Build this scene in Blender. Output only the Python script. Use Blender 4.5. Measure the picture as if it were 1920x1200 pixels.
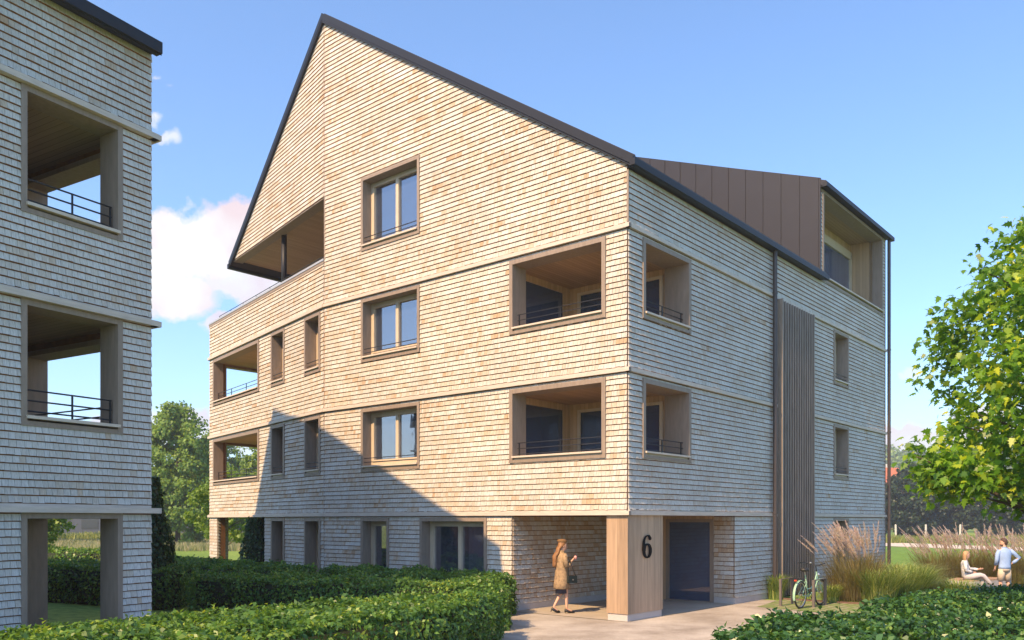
import bpy, math, random
from mathutils import Vector, Matrix
R = math.radians
for o in list(bpy.data.objects): bpy.data.objects.remove(o)
S = bpy.context.scene
# ------------------------------------------------------------------ camera, sky, sun, exposure
cam = bpy.data.cameras.new('camera'); co = bpy.data.objects.new('camera', cam); S.collection.objects.link(co)
co.location = (0, 0, 2.13); co.rotation_euler = (R(90), 0, 0)
cam.lens = 29.72; cam.sensor_width = 36; cam.shift_y = 0.1956; cam.clip_start = .1; cam.clip_end = 3000
S.camera = co
SUNH = Vector((.6317, .7752, 0)).normalized(); SUN_EL = R(44.5)
EXPO = 0.92; SKY = 0.15; SUNP = 4.8
W = bpy.data.worlds.new('World'); S.world = W; W.use_nodes = True
def world():
    nt = W.node_tree; N = nt.nodes; L = nt.links; N.clear()
    out = N.new('ShaderNodeOutputWorld'); bg = N.new('ShaderNodeBackground'); sky = N.new('ShaderNodeTexSky')
    sky.sky_type = 'NISHITA'; sky.sun_disc = False; sky.sun_elevation = SUN_EL
    sky.sun_rotation = math.atan2(-SUNH.x, -SUNH.y); sky.altitude = 300; sky.air_density = 1.0; sky.dust_density = 1.2; sky.ozone_density = 1.6
    tn = N.new('ShaderNodeVectorMath'); tn.operation = 'MULTIPLY'; tn.inputs[1].default_value = (.79, .96, 1.12); L.new(sky.outputs[0], tn.inputs[0]); L.new(tn.outputs[0], bg.inputs[0]); bg.inputs[1].default_value = SKY
    tc = N.new('ShaderNodeTexCoord'); sp = N.new('ShaderNodeSeparateXYZ'); L.new(tc.outputs['Generated'], sp.inputs[0])
    def M(op, a, b=None, c=None):
        n = N.new('ShaderNodeMath'); n.operation = op
        for i, x in enumerate((a, b, c)):
            if x is None: continue
            if isinstance(x, (int, float)): n.inputs[i].default_value = x
            else: L.new(x, n.inputs[i])
        return n.outputs[0]
    yy = M('MAXIMUM', sp.outputs[1], .02)
    u = M('DIVIDE', sp.outputs[0], yy); v = M('DIVIDE', sp.outputs[2], yy)
    cb = N.new('ShaderNodeCombineXYZ'); L.new(u, cb.inputs[0]); L.new(v, cb.inputs[1])
    nz = N.new('ShaderNodeTexNoise'); nz.inputs['Scale'].default_value = 14; nz.inputs['Detail'].default_value = 12; nz.inputs['Roughness'].default_value = .62
    L.new(cb.outputs[0], nz.inputs['Vector'])
    nf = M('MULTIPLY', M('SUBTRACT', nz.outputs[0], .5), 2.6)
    wz = N.new('ShaderNodeTexNoise'); wz.inputs['Scale'].default_value = 28; wz.inputs['Detail'].default_value = 5; L.new(cb.outputs[0], wz.inputs['Vector'])
    ws = N.new('ShaderNodeSeparateColor'); L.new(wz.outputs[1], ws.inputs[0])
    u = M('ADD', u, M('MULTIPLY', M('SUBTRACT', ws.outputs[0], .5), .05)); v = M('ADD', v, M('MULTIPLY', M('SUBTRACT', ws.outputs[1], .5), .035))
    mask = None
    for (u0, v0, ru, rv, k) in ((-.375, .325, .115, .055, 1), (-.31, .345, .06, .035, 1), (-.40, .265, .06, .038, 1), (-.31, .285, .075, .03, .9), (-.335, .23, .05, .014, .8),
                                (-.423, .475, .009, .008, .8), (-.424, .525, .011, .006, .8), (-.407, .512, .01, .004, .35), (-.404, .455, .009, .007, .75),
                                (.475, .088, .085, .030, 1.1), (.56, .10, .09, .035, 1), (.474, .176, .009, .006, .6), (-.42, .105, .09, .03, .8), (-.30, .095, .05, .02, .6), (.62, .17, .07, .03, .6),
                                (-.60, .14, .06, .03, .8), (-.8, .3, .15, .06, .9), (1.1, .3, .2, .08, .9)):
        a = M('DIVIDE', M('SUBTRACT', u, u0), ru); b = M('DIVIDE', M('SUBTRACT', v, v0), rv)
        d = M('SQRT', M('ADD', M('MULTIPLY', a, a), M('MULTIPLY', b, b)))
        sml = ru < .02; m = M('SUBTRACT', 1.05 if not sml else .95, d); m = M('ADD', M('MULTIPLY', m, 3.0 if not sml else 1.1), M('MULTIPLY', nf, 2.6 if not sml else 2.2))
        m = N.new('ShaderNodeClamp').outputs[0] if False else M('MINIMUM', M('MAXIMUM', m, 0), 1)
        m = M('MULTIPLY', m, min(k, 1))
        mask = m if mask is None else M('MAXIMUM', mask, m)
    front = M('GREATER_THAN', sp.outputs[1], .03)
    mask = M('MULTIPLY', M('MULTIPLY', mask, front), .93)
    n2 = N.new('ShaderNodeTexNoise'); n2.inputs['Scale'].default_value = 11; n2.inputs['Detail'].default_value = 4; L.new(cb.outputs[0], n2.inputs['Vector'])
    cr = N.new('ShaderNodeValToRGB'); cr.color_ramp.elements[0].position = .38; cr.color_ramp.elements[1].position = .56
    cr.color_ramp.elements[0].color = (.92, .74, .76, 1); cr.color_ramp.elements[1].color = (1.0, .98, .97, 1); L.new(n2.outputs[0], cr.inputs[0])
    b2 = N.new('ShaderNodeBackground'); L.new(cr.outputs[0], b2.inputs[0]); b2.inputs[1].default_value = .60
    mx = N.new('ShaderNodeMixShader'); L.new(mask, mx.inputs[0]); L.new(bg.outputs[0], mx.inputs[1]); L.new(b2.outputs[0], mx.inputs[2])
    L.new(mx.outputs[0], out.inputs[0])
world()
sl = bpy.data.lights.new('sun', 'SUN'); sl.energy = SUNP; sl.angle = R(.53); sl.color = (1, .67, .35)
so = bpy.data.objects.new('sun', sl); S.collection.objects.link(so)
so.rotation_euler = Vector((SUNH.x*math.cos(SUN_EL), SUNH.y*math.cos(SUN_EL), -math.sin(SUN_EL))).to_track_quat('-Z', 'Y').to_euler()
S.view_settings.view_transform = 'Standard'; S.view_settings.look = 'None'; S.view_settings.exposure = EXPO; S.view_settings.gamma = 1
S.render.engine = 'CYCLES'
S.cycles.max_bounces = 8; S.cycles.transparent_max_bounces = 12

# ------------------------------------------------------------------ helpers
ROOT = {}
class MB:
    def __init__(s): s.v = []; s.f = []; s.m = []; s.t = []
    def add(s, vs, fs, mat=0, tone=.5):
        b = len(s.v); s.v.extend([tuple(x) for x in vs])
        for f in fs: s.f.append([b+i for i in f]); s.m.append(mat); s.t.append(tone)
        return s
    def box(s, F, a0, a1, w0, w1, z0, z1, mat=0, tone=.5):
        P = F.p if F else (lambda a, w, z: (a, w, z))
        vs = [P(a, w, z) for z in (z0, z1) for a, w in ((a0, w0), (a1, w0), (a1, w1), (a0, w1))]
        return s.add(vs, [(0, 3, 2, 1), (4, 5, 6, 7), (0, 1, 5, 4), (1, 2, 6, 5), (2, 3, 7, 6), (3, 0, 4, 7)], mat, tone)
    def prism(s, F, poly, w0, w1, mat=0, tone=.5):   # poly in (a, z), extruded along w
        P = F.p if F else (lambda a, w, z: (a, w, z)); n = len(poly)
        vs = [P(a, w0, z) for a, z in poly]+[P(a, w1, z) for a, z in poly]
        return s.add(vs, [tuple(range(n)), tuple(range(2*n-1, n-1, -1))]+[(i, i+n, (i+1) % n+n, (i+1) % n) for i in range(n)], mat, tone)
    def tube(s, pts, rad, n=8, mat=0, tone=.5, cap=True):
        pts = [Vector(p) for p in pts]
        if not isinstance(rad, (list, tuple)): rad = [rad]*len(pts)
        b = len(s.v); up = None
        for i, p in enumerate(pts):
            d = (pts[min(i+1, len(pts)-1)]-pts[max(i-1, 0)]).normalized()
            if up is None: up = Vector((0, 0, 1)) if abs(d.z) < .9 else Vector((1, 0, 0))
            x = d.cross(up); x.normalize(); y = x.cross(d); up = y
            for k in range(n):
                a = 2*math.pi*k/n; s.v.append(tuple(p+(x*math.cos(a)+y*math.sin(a))*rad[i]))
        for i in range(len(pts)-1):
            for k in range(n):
                s.f.append([b+i*n+k, b+i*n+(k+1) % n, b+(i+1)*n+(k+1) % n, b+(i+1)*n+k]); s.m.append(mat); s.t.append(tone)
        if cap:
            s.f.append([b+k for k in range(n)][::-1]); s.m.append(mat); s.t.append(tone)
            s.f.append([b+(len(pts)-1)*n+k for k in range(n)]); s.m.append(mat); s.t.append(tone)
        return s
    def loft(s, rings, n=16, mat=0, tone=.5, cap=True):   # ring: (centre, rx, ry, heading, [tilt vec])
        b = len(s.v)
        for c, rx, ry, h in rings:
            c = Vector(c)
            for k in range(n):
                a = 2*math.pi*k/n; x = math.cos(a)*rx; y = math.sin(a)*ry
                s.v.append((c.x+x*math.cos(h)-y*math.sin(h), c.y+x*math.sin(h)+y*math.cos(h), c.z))
        for i in range(len(rings)-1):
            for k in range(n): s.f.append([b+i*n+k, b+i*n+(k+1) % n, b+(i+1)*n+(k+1) % n, b+(i+1)*n+k]); s.m.append(mat); s.t.append(tone)
        if cap:
            for r in (0, len(rings)-1): s.f.append([b+r*n+k for k in range(n)]); s.m.append(mat); s.t.append(tone)
        return s
    def ball(s, c, rx, ry, rz, n=12, m=8, mat=0, h=0, tone=.5):
        c = Vector(c)
        return s.loft([((c.x, c.y, c.z-rz*math.cos(math.pi*(i+.15)/(m+.3))), rx*math.sin(math.pi*(i+.15)/(m+.3)), ry*math.sin(math.pi*(i+.15)/(m+.3)), h) for i in range(m+1)], n, mat, tone)
    def build(s, name, mats, parent=None, smooth=False, tone=False):
        if not isinstance(mats, (list, tuple)): mats = [mats]
        if parent is None:
            xs = [v[0] for v in s.v]; ys = [v[1] for v in s.v]
            off = Vector(((min(xs)+max(xs))/2, (min(ys)+max(ys))/2, min(v[2] for v in s.v)))
        else: off = ROOT[parent.name]
        me = bpy.data.meshes.new(name); me.from_pydata([(v[0]-off.x, v[1]-off.y, v[2]-off.z) for v in s.v], [], s.f)
        for m in mats: me.materials.append(m)
        if len(mats) > 1: me.polygons.foreach_set('material_index', s.m)
        if smooth: me.polygons.foreach_set('use_smooth', [True]*len(me.polygons))
        if tone:
            a = me.attributes.new('tone', 'FLOAT', 'FACE'); a.data.foreach_set('value', s.t)
        me.update()
        o = bpy.data.objects.new(name, me); S.collection.objects.link(o)
        if parent is None: o.location = off; ROOT[o.name] = off
        else: o.parent = parent; ROOT[o.name] = off
        return o
def tag(o, label=None, cat=None, group=None, kind=None):
    if label: o['label'] = label
    if cat: o['category'] = cat
    if group: o['group'] = group
    if kind: o['kind'] = kind
    return o
def empty(name, loc, label=None, cat=None, group=None):
    o = bpy.data.objects.new(name, None); S.collection.objects.link(o); o.location = loc; ROOT[o.name] = Vector(loc)
    o.empty_display_size = .3
    return tag(o, label, cat, group)
def children(o): return [c for c in bpy.data.objects if c.parent == o]
def copy_tree(o, loc=None, rz=None, sc=None, label=None):
    c = o.copy(); S.collection.objects.link(c)
    if loc is not None: c.location = loc
    if rz is not None: c.rotation_euler = (0, 0, rz)
    if sc is not None: c.scale = sc if isinstance(sc, tuple) else (sc, sc, sc)
    if label: c['label'] = label
    for ch in children(o):
        d = ch.copy(); S.collection.objects.link(d); d.parent = c
    return c
class Fr:
    def __init__(s, O, d, n): s.O = Vector((O[0], O[1])); s.d = Vector(d[:2]).normalized(); s.n = Vector(n[:2]).normalized()
    def p(s, t, w, z): q = s.O+s.d*t+s.n*w; return (q.x, q.y, z)

# ------------------------------------------------------------------ materials
def nodes(name):
    m = bpy.data.materials.new(name); m.use_nodes = True; nt = m.node_tree; return m, nt.nodes, nt.links, nt.nodes['Principled BSDF']
def mat(name, col, rough=.6, metal=0, var=0, scale=4, stretch=(1, 1, 1), bump=0, col2=None, spec=.5, detail=5, coat=0):
    m, N, L, B = nodes(name); B.inputs['Base Color'].default_value = (*col, 1); B.inputs['Roughness'].default_value = rough; B.inputs['Metallic'].default_value = metal
    B.inputs['Specular IOR Level'].default_value = spec
    if var or bump or col2:
        g = N.new('ShaderNodeNewGeometry'); mp = N.new('ShaderNodeMapping'); mp.inputs['Scale'].default_value = stretch; L.new(g.outputs['Position'], mp.inputs[0])
        n = N.new('ShaderNodeTexNoise'); n.inputs['Scale'].default_value = scale; n.inputs['Detail'].default_value = detail; n.inputs['Roughness'].default_value = .6; L.new(mp.outputs[0], n.inputs['Vector'])
        r = N.new('ShaderNodeValToRGB'); r.color_ramp.elements[0].position = .3; r.color_ramp.elements[1].position = .7
        c2 = col2 or [min(1, c*(1+var)) for c in col]; c1 = col if col2 else [c*(1-var) for c in col]
        r.color_ramp.elements[0].color = (*c1, 1); r.color_ramp.elements[1].color = (*c2, 1)
        L.new(n.outputs[0], r.inputs[0]); L.new(r.outputs[0], B.inputs['Base Color'])
        if bump:
            b = N.new('ShaderNodeBump'); b.inputs['Strength'].default_value = bump; b.inputs['Distance'].default_value = .02; L.new(n.outputs[0], b.inputs['Height']); L.new(b.outputs[0], B.inputs['Normal'])
    return m
def shingle_mat():
    m, N, L, B = nodes('larch_shingle'); B.inputs['Roughness'].default_value = .75; B.inputs['Specular IOR Level'].default_value = .25
    at = N.new('ShaderNodeAttribute'); at.attribute_name = 'tone'
    r = N.new('ShaderNodeValToRGB'); e = r.color_ramp.elements
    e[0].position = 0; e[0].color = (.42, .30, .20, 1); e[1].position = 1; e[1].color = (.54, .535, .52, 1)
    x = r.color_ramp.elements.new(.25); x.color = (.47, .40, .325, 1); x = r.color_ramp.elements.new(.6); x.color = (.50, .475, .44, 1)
    L.new(at.outputs['Fac'], r.inputs[0])
    g = N.new('ShaderNodeNewGeometry'); mp = N.new('ShaderNodeMapping'); mp.inputs['Scale'].default_value = (70, 70, 2.5); L.new(g.outputs['Position'], mp.inputs[0])
    n = N.new('ShaderNodeTexNoise'); n.inputs['Scale'].default_value = 1; n.inputs['Detail'].default_value = 3; L.new(mp.outputs[0], n.inputs['Vector'])
    mr = N.new('ShaderNodeMapRange'); mr.inputs['From Min'].default_value = .3; mr.inputs['From Max'].default_value = .7; mr.inputs['To Min'].default_value = .8; mr.inputs['To Max'].default_value = 1.12; L.new(n.outputs[0], mr.inputs[0])
    n2 = N.new('ShaderNodeTexNoise'); n2.inputs['Scale'].default_value = .9; n2.inputs['Detail'].default_value = 4; L.new(g.outputs['Position'], n2.inputs['Vector'])
    mr2 = N.new('ShaderNodeMapRange'); mr2.inputs['From Min'].default_value = .3; mr2.inputs['From Max'].default_value = .7; mr2.inputs['To Min'].default_value = .9; mr2.inputs['To Max'].default_value = 1.06; L.new(n2.outputs[0], mr2.inputs[0])
    mu = N.new('ShaderNodeMath'); mu.operation = 'MULTIPLY'; L.new(mr.outputs[0], mu.inputs[0]); L.new(mr2.outputs[0], mu.inputs[1])
    v = N.new('ShaderNodeVectorMath'); v.operation = 'SCALE'; L.new(r.outputs[0], v.inputs[0]); L.new(mu.outputs[0], v.inputs['Scale']); L.new(v.outputs[0], B.inputs['Base Color'])
    b = N.new('ShaderNodeBump'); b.inputs['Strength'].default_value = .35; b.inputs['Distance'].default_value = .004; L.new(n.outputs[0], b.inputs['Height']); L.new(b.outputs[0], B.inputs['Normal'])
    return m
def plank_mat(name, col, ang, width=.1, var=.15, vertical=False, groove=.7, rough=.6):
    m, N, L, B = nodes(name); B.inputs['Roughness'].default_value = rough; B.inputs['Specular IOR Level'].default_value = .3
    g = N.new('ShaderNodeNewGeometry'); mp = N.new('ShaderNodeMapping'); mp.inputs['Rotation'].default_value = (0, 0, -ang); L.new(g.outputs['Position'], mp.inputs[0])
    sp = N.new('ShaderNodeSeparateXYZ'); L.new(mp.outputs[0], sp.inputs[0])
    def M(op, a, b):
        n = N.new('ShaderNodeMath'); n.operation = op
        for i, x in enumerate((a, b)):
            if isinstance(x, (int, float)): n.inputs[i].default_value = x
            else: L.new(x, n.inputs[i])
        return n.outputs[0]
    c = M('ADD', sp.outputs[0], sp.outputs[1]) if vertical else sp.outputs[1]
    q = M('DIVIDE', c, width); fl = M('FLOOR', q, 0); fr = M('SUBTRACT', q, fl)
    wn = N.new('ShaderNodeTexWhiteNoise'); wn.noise_dimensions = '1D'; L.new(fl, wn.inputs['W'])
    mp2 = N.new('ShaderNodeMapping'); mp2.inputs['Scale'].default_value = (14, 14, .9) if vertical else (1.2, 30, 30); L.new(mp.outputs[0], mp2.inputs[0])
    n = N.new('ShaderNodeTexNoise'); n.inputs['Scale'].default_value = 1; n.inputs['Detail'].default_value = 6; n.inputs['Roughness'].default_value = .65; n.inputs['Distortion'].default_value = .4; L.new(mp2.outputs[0], n.inputs['Vector'])
    f = M('ADD', M('MULTIPLY', wn.outputs[0], .4), M('MULTIPLY', M('SUBTRACT', n.outputs[0], .2), .9))
    r = N.new('ShaderNodeValToRGB'); r.color_ramp.elements[0].position = .1; r.color_ramp.elements[1].position = .85
    r.color_ramp.elements[0].color = (*[x*(1-var*1.6) for x in col], 1); r.color_ramp.elements[1].color = (*[min(1, x*(1+var)) for x in col], 1); L.new(f, r.inputs[0])
    gr = M('LESS_THAN', fr, .06); k = M('SUBTRACT', 1, M('MULTIPLY', gr, groove))
    v = N.new('ShaderNodeVectorMath'); v.operation = 'SCALE'; L.new(r.outputs[0], v.inputs[0]); L.new(k, v.inputs['Scale']); L.new(v.outputs[0], B.inputs['Base Color'])
    return m
def glass_mat(name, refl=.35, tint=(.75, .8, .88), mxr=.95, sky_paint=.1):
    m, N, L, B = nodes(name); N.remove(B); out = N['Material Output']
    gl = N.new('ShaderNodeBsdfGlossy'); gl.inputs['Roughness'].default_value = .02; gl.inputs['Color'].default_value = (.86, .84, .86, 1)
    tr = N.new('ShaderNodeBsdfTransparent'); tr.inputs['Color'].default_value = (*tint, 1)
    lw = N.new('ShaderNodeLayerWeight'); lw.inputs[0].default_value = .3
    mr = N.new('ShaderNodeMapRange'); mr.inputs['To Min'].default_value = refl; mr.inputs['To Max'].default_value = mxr; L.new(lw.outputs['Fresnel'], mr.inputs[0])
    nz = N.new('ShaderNodeTexNoise'); nz.inputs['Scale'].default_value = 1.3; bp = N.new('ShaderNodeBump'); bp.inputs['Strength'].default_value = .04; bp.inputs['Distance'].default_value = .05; L.new(nz.outputs[0], bp.inputs['Height']); L.new(bp.outputs[0], gl.inputs['Normal'])
    mx = N.new('ShaderNodeMixShader'); L.new(mr.outputs[0], mx.inputs[0]); L.new(gl.outputs[0], mx.inputs[2])
    df = N.new('ShaderNodeBsdfDiffuse'); df.inputs[0].default_value = (.10, .15, .27, 1); m0 = N.new('ShaderNodeMixShader'); m0.inputs[0].default_value = sky_paint  # blue diffuse share paints reflected sky into the glass
    L.new(tr.outputs[0], m0.inputs[1]); L.new(df.outputs[0], m0.inputs[2]); L.new(m0.outputs[0], mx.inputs[1]); L.new(mx.outputs[0], out.inputs[0])
    return m
def leaf_mat(name, c1, c2, c3=None, trans=.35, rough=.5, spec=.35):
    m, N, L, B = nodes(name); out = N['Material Output']; B.inputs['Roughness'].default_value = rough; B.inputs['Specular IOR Level'].default_value = spec
    at = N.new('ShaderNodeAttribute'); at.attribute_name = 'tone'
    r = N.new('ShaderNodeValToRGB'); r.color_ramp.elements[0].color = (*c1, 1); r.color_ramp.elements[1].color = (*(c3 or c2), 1)
    if c3: x = r.color_ramp.elements.new(.75); x.color = (*c2, 1)
    L.new(at.outputs['Fac'], r.inputs[0]); L.new(r.outputs[0], B.inputs['Base Color'])
    t = N.new('ShaderNodeBsdfTranslucent'); v = N.new('ShaderNodeVectorMath'); v.operation = 'MULTIPLY'; v.inputs[1].default_value = (1.5, 1.35, .5); L.new(r.outputs[0], v.inputs[0]); L.new(v.outputs[0], t.inputs[0])
    mx = N.new('ShaderNodeMixShader'); mx.inputs[0].default_value = trans; L.new(B.outputs[0], mx.inputs[1]); L.new(t.outputs[0], mx.inputs[2]); L.new(mx.outputs[0], out.inputs[0])
    return m
angR = math.atan2(.7616, .648)
M_SH = shingle_mat()
M_BUTT = mat('shingle_butt', (.33, .15, .055), .8, var=.25, scale=9)  # cut wood ends; warm bounced light is also put into this colour
M_BACK = mat('batten_shadow', (.17, .075, .028), .9, var=.3, scale=7)  # backing seen in the course gaps; its dark brown paints the shade line
M_BAND = mat('silver_ledge_wood', (.50, .44, .39), .6, var=.12, scale=3, stretch=(1, 1, 8))
M_CAS = mat('brown_casing', (.24, .19, .155), .6, var=.14, scale=2.5, stretch=(6, 6, 1), bump=.1)
M_SILL = mat('pale_sill', (.52, .45, .38), .5, var=.08)
M_WF = mat('larch_window_frame', (.50, .42, .32), .45, var=.1, scale=4, stretch=(5, 5, .7))
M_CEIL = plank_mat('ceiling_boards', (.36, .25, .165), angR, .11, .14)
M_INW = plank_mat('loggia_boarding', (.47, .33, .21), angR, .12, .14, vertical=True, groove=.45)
M_PIL = plank_mat('oak_panels', (.41, .29, .20), angR, .27, .3, vertical=True, groove=.25, rough=.5)
M_MET = mat('anthracite_metal', (.020, .019, .025), .45, metal=.0, var=.08, scale=1.5, spec=.35)
M_DK = mat('dark_edge_metal', (.012, .014, .021), .5, metal=0, spec=.3)
M_RAIL = mat('railing_steel', (.03, .033, .04), .4, metal=.5)
M_PIPE = mat('brown_downpipe', (.055, .044, .044), .45, metal=.2)
M_GL = glass_mat('window_glass', .27, sky_paint=.22)
M_GLD = glass_mat('dark_loggia_glass', .07, (.5, .55, .68), .10, .42)
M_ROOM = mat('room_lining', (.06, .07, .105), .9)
M_CURT = mat('curtain', (.72, .72, .74), .9, var=.12, scale=1, stretch=(25, 25, .3))
M_CONC = mat('plinth_concrete', (.42, .40, .40), .85, var=.08, scale=3, bump=.05)
M_BLK = mat('black_metal', (.012, .012, .014), .35)
M_STEEL = mat('brushed_steel', (.6, .58, .55), .3, metal=.9)

def clip(poly, a, b, c):   # keep a*t+b*z<=c
    out = []
    for i in range(len(poly)):
        p = poly[i]; q = poly[(i+1) % len(poly)]; dp = a*p[0]+b*p[1]-c; dq = a*q[0]+b*q[1]-c
        if dp <= 0: out.append(p)
        if dp*dq < 0: k = dp/(dp-dq); out.append((p[0]+(q[0]-p[0])*k, p[1]+(q[1]-p[1])*k))
    return out if len(out) > 2 else None
def subtract(rects, o):
    out = []
    for (a, b, c, d) in rects:
        e, f, g, h = o
        if e >= b or f <= a or g >= d or h <= c: out.append((a, b, c, d)); continue
        if a < e: out.append((a, e, c, d))
        if f < b: out.append((f, b, c, d))
        a2, b2 = max(a, e), min(b, f)
        if c < g: out.append((a2, b2, c, g))
        if h < d: out.append((a2, b2, h, d))
    return out
def wall(F, t0, t1, z0, z1, opens, clips=(), th=.3, mb=None, mi=0):
    mb = mb or MB(); rs = [(t0, t1, z0, z1)]
    for o in opens: rs = subtract(rs, o)
    for (a, b, c, d) in rs:
        if b-a < 1e-4 or d-c < 1e-4: continue
        p = [(a, c), (b, c), (b, d), (a, d)]
        for cl in clips:
            p = clip(p, *cl)
            if not p: break
        if p: mb.prism(F, p, -th, 0, mi)
    return mb
def shingles(mb, F, t0, t1, z0, z1, opens, clips=(), seed=1, course=.118, mi=1, wmin=.065, wmax=.135, tm=.50):  # tm: mean tone, shifted on shaded walls to paint their shade
    rnd = random.Random(seed); n = max(1, round((z1-z0)/course)); ch = (z1-z0)/n; base = .6; run = 0
    for r in range(n):
        zb = z0+r*ch; t = t0-rnd.random()*.1
        while t < t1:
            w = rnd.uniform(wmin, wmax); a, b = max(t, t0), min(t+w-.005, t1); t += w
            if b-a < .01: continue
            dz = rnd.uniform(-.003, .003) if r else rnd.uniform(-.012, .004)
            wb = .026+rnd.uniform(-.003, .004); run -= 1
            if run < 0: run = rnd.randint(2, 6); base = rnd.gauss(tm, .15)
            tone = min(1, max(0, rnd.gauss(base, .13)))
            rs = [(a, b, zb+dz, zb+ch-.017)]
            for o in opens:
                if o[0] < b and o[1] > a and o[2] < zb+ch and o[3] > zb-.02: rs = subtract(rs, o)
            for (p0, p1, q0, q1) in rs:
                if q1-q0 < .012 or p1-p0 < .008: continue
                p = [(p0, q0), (p1, q0), (p1, q1), (p0, q1)]
                for cl in clips:
                    p = clip(p, *cl)
                    if not p: break
                if not p: continue
                k = len(p); dp = lambda z: wb+(.006-wb)*min(1, (z-zb)/ch)
                vs = [F.p(x, dp(z), z) for x, z in p]+[F.p(x, 0.0, z) for x, z in p]
                mb.add(vs, [tuple(range(k))], mi, tone); b0 = len(mb.v)-2*k
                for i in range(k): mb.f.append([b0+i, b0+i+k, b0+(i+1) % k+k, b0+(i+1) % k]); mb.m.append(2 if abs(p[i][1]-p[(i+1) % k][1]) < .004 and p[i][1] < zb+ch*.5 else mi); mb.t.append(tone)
    return mb

# ------------------------------------------------------------------ window, loggia kits
def casing(mb, F, t0, t1, z0, z1, cw=.085, pr=.045, depth=.3, bottom=True, mi=0):
    # proud casing boards and deep reveal liner
    mb.box(F, t0, t0+cw, -depth, pr, z0, z1, mi); mb.box(F, t1-cw, t1, -depth, pr, z0, z1, mi)
    mb.box(F, t0+cw, t1-cw, -depth, pr-.002, z1-cw, z1, mi)
    if bottom: mb.box(F, t0+cw, t1-cw, -depth, pr-.004, z0, z0+.07, mi)
def railing(F, t0, t1, zb, heights, w=-.04, r=.011, posts=()):
    mb = MB()
    for h in heights: mb.tube([F.p(t0, w, zb+h), F.p(t1, w, zb+h)], r, 6)
    for t in posts: mb.box(F, t-.011, t+.011, w-.011, w+.011, zb-.03, zb+heights[-1]+.008)
    return mb
def window(B, F, t0, t1, z0, z1, door=False, sashes=2, curt=(.0, .35), rail=True, depth=.28, seed=0, glass=None):
    cw = .085; mb = MB(); casing(mb, F, t0, t1, z0, z1, cw, .045, depth, not door)
    win = mb.build('window' if not door else 'glazed_door', M_CAS, B)
    a0, a1 = t0+cw, t1-cw; b0 = z0+(.20 if not door else .05); b1 = z1-cw
    if not door:
        s = MB().box(F, a0-.02, a1+.02, -depth, .085, z0+.115, z0+.155).box(F, a0+.01, a1-.01, -.02, .01, z0+.07, z0+.115)
        s.build('sill', M_SILL, win)
    fr = MB(); w0, w1 = -depth-.07, -depth+.02; fw = .075
    fr.box(F, a0, a0+fw, w0, w1, b0, b1); fr.box(F, a1-fw, a1, w0, w1, b0, b1); fr.box(F, a0+fw, a1-fw, w0, w1-.002, b1-fw, b1); fr.box(F, a0+fw, a1-fw, w0, w1-.002, b0, b0+fw)
    if not door: fr.box(F, a0, a1, w0, w1, z0+.156, b0)
    spans = []; inner0, inner1 = a0+fw+.003, a1-fw-.003
    for i in range(sashes):
        c0 = inner0+(inner1-inner0)*i/sashes; c1 = inner0+(inner1-inner0)*(i+1)/sashes; sw = .055; v0, v1 = w0+.01, w1+.018
        fr.box(F, c0, c0+sw, v0, v1, b0+fw, b1-fw); fr.box(F, c1-sw, c1, v0, v1, b0+fw, b1-fw)
        fr.box(F, c0+sw, c1-sw, v0, v1-.003, b1-fw-sw, b1-fw); fr.box(F, c0+sw, c1-sw, v0, v1-.003, b0+fw, b0+fw+sw)
        spans.append((c0+sw, c1-sw))
        pn = MB().box(F, c0+sw-.004, c1-sw+.004, -depth-.03, -depth-.02, b0+fw+sw-.004, b1-fw-sw+.004)
        pn.build('pane', glass or M_GL, win)
    fr.build('frame', M_WF, win)
    # dark room behind, with curtains
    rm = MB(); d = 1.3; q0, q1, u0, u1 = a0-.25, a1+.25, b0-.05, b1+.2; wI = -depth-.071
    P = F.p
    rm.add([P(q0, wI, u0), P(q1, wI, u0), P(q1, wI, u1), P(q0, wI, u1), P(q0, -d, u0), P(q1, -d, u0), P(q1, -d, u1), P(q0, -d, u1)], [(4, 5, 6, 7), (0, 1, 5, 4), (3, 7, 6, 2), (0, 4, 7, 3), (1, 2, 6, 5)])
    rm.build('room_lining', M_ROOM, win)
    if curt[1] > 0:
        cm = MB(); rnd = random.Random(seed)
        for (e0, e1) in ((a0+.02, a0+.02+(a1-a0)*curt[1]*.5), (a1-.02-(a1-a0)*curt[1]*.35, a1-.02)):
            n = 26; vs = []
            for i in range(n+1):
                x = e0+(e1-e0)*i/n; w = -depth-.14+.025*math.sin(i*1.7+seed)
                vs += [P(x, w, b0), P(x, w, b1+.1)]
            cm = MB(); cm.add(vs, [(2*i, 2*i+2, 2*i+3, 2*i+1) for i in range(n)]); cm.build('curtain', M_CURT, win)
    if rail:
        railing(F, a0+.04, a1, z0+.155, (.10, .21) if not door else (.9, 1.0), -.02, .012, (a0+.04,)).build('railing', M_RAIL, win)
    return win
CZ = (2.24, 5.24, 8.24)   # underside of each ledge
def ledge(mb, F, t0, t1, z, pr=.075, h=.085): mb.box(F, t0, t1, -.02, pr, z, z+h); mb.box(F, t0+.01, t1-.01, -.02, .012, z+h, z+h+.025)
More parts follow.
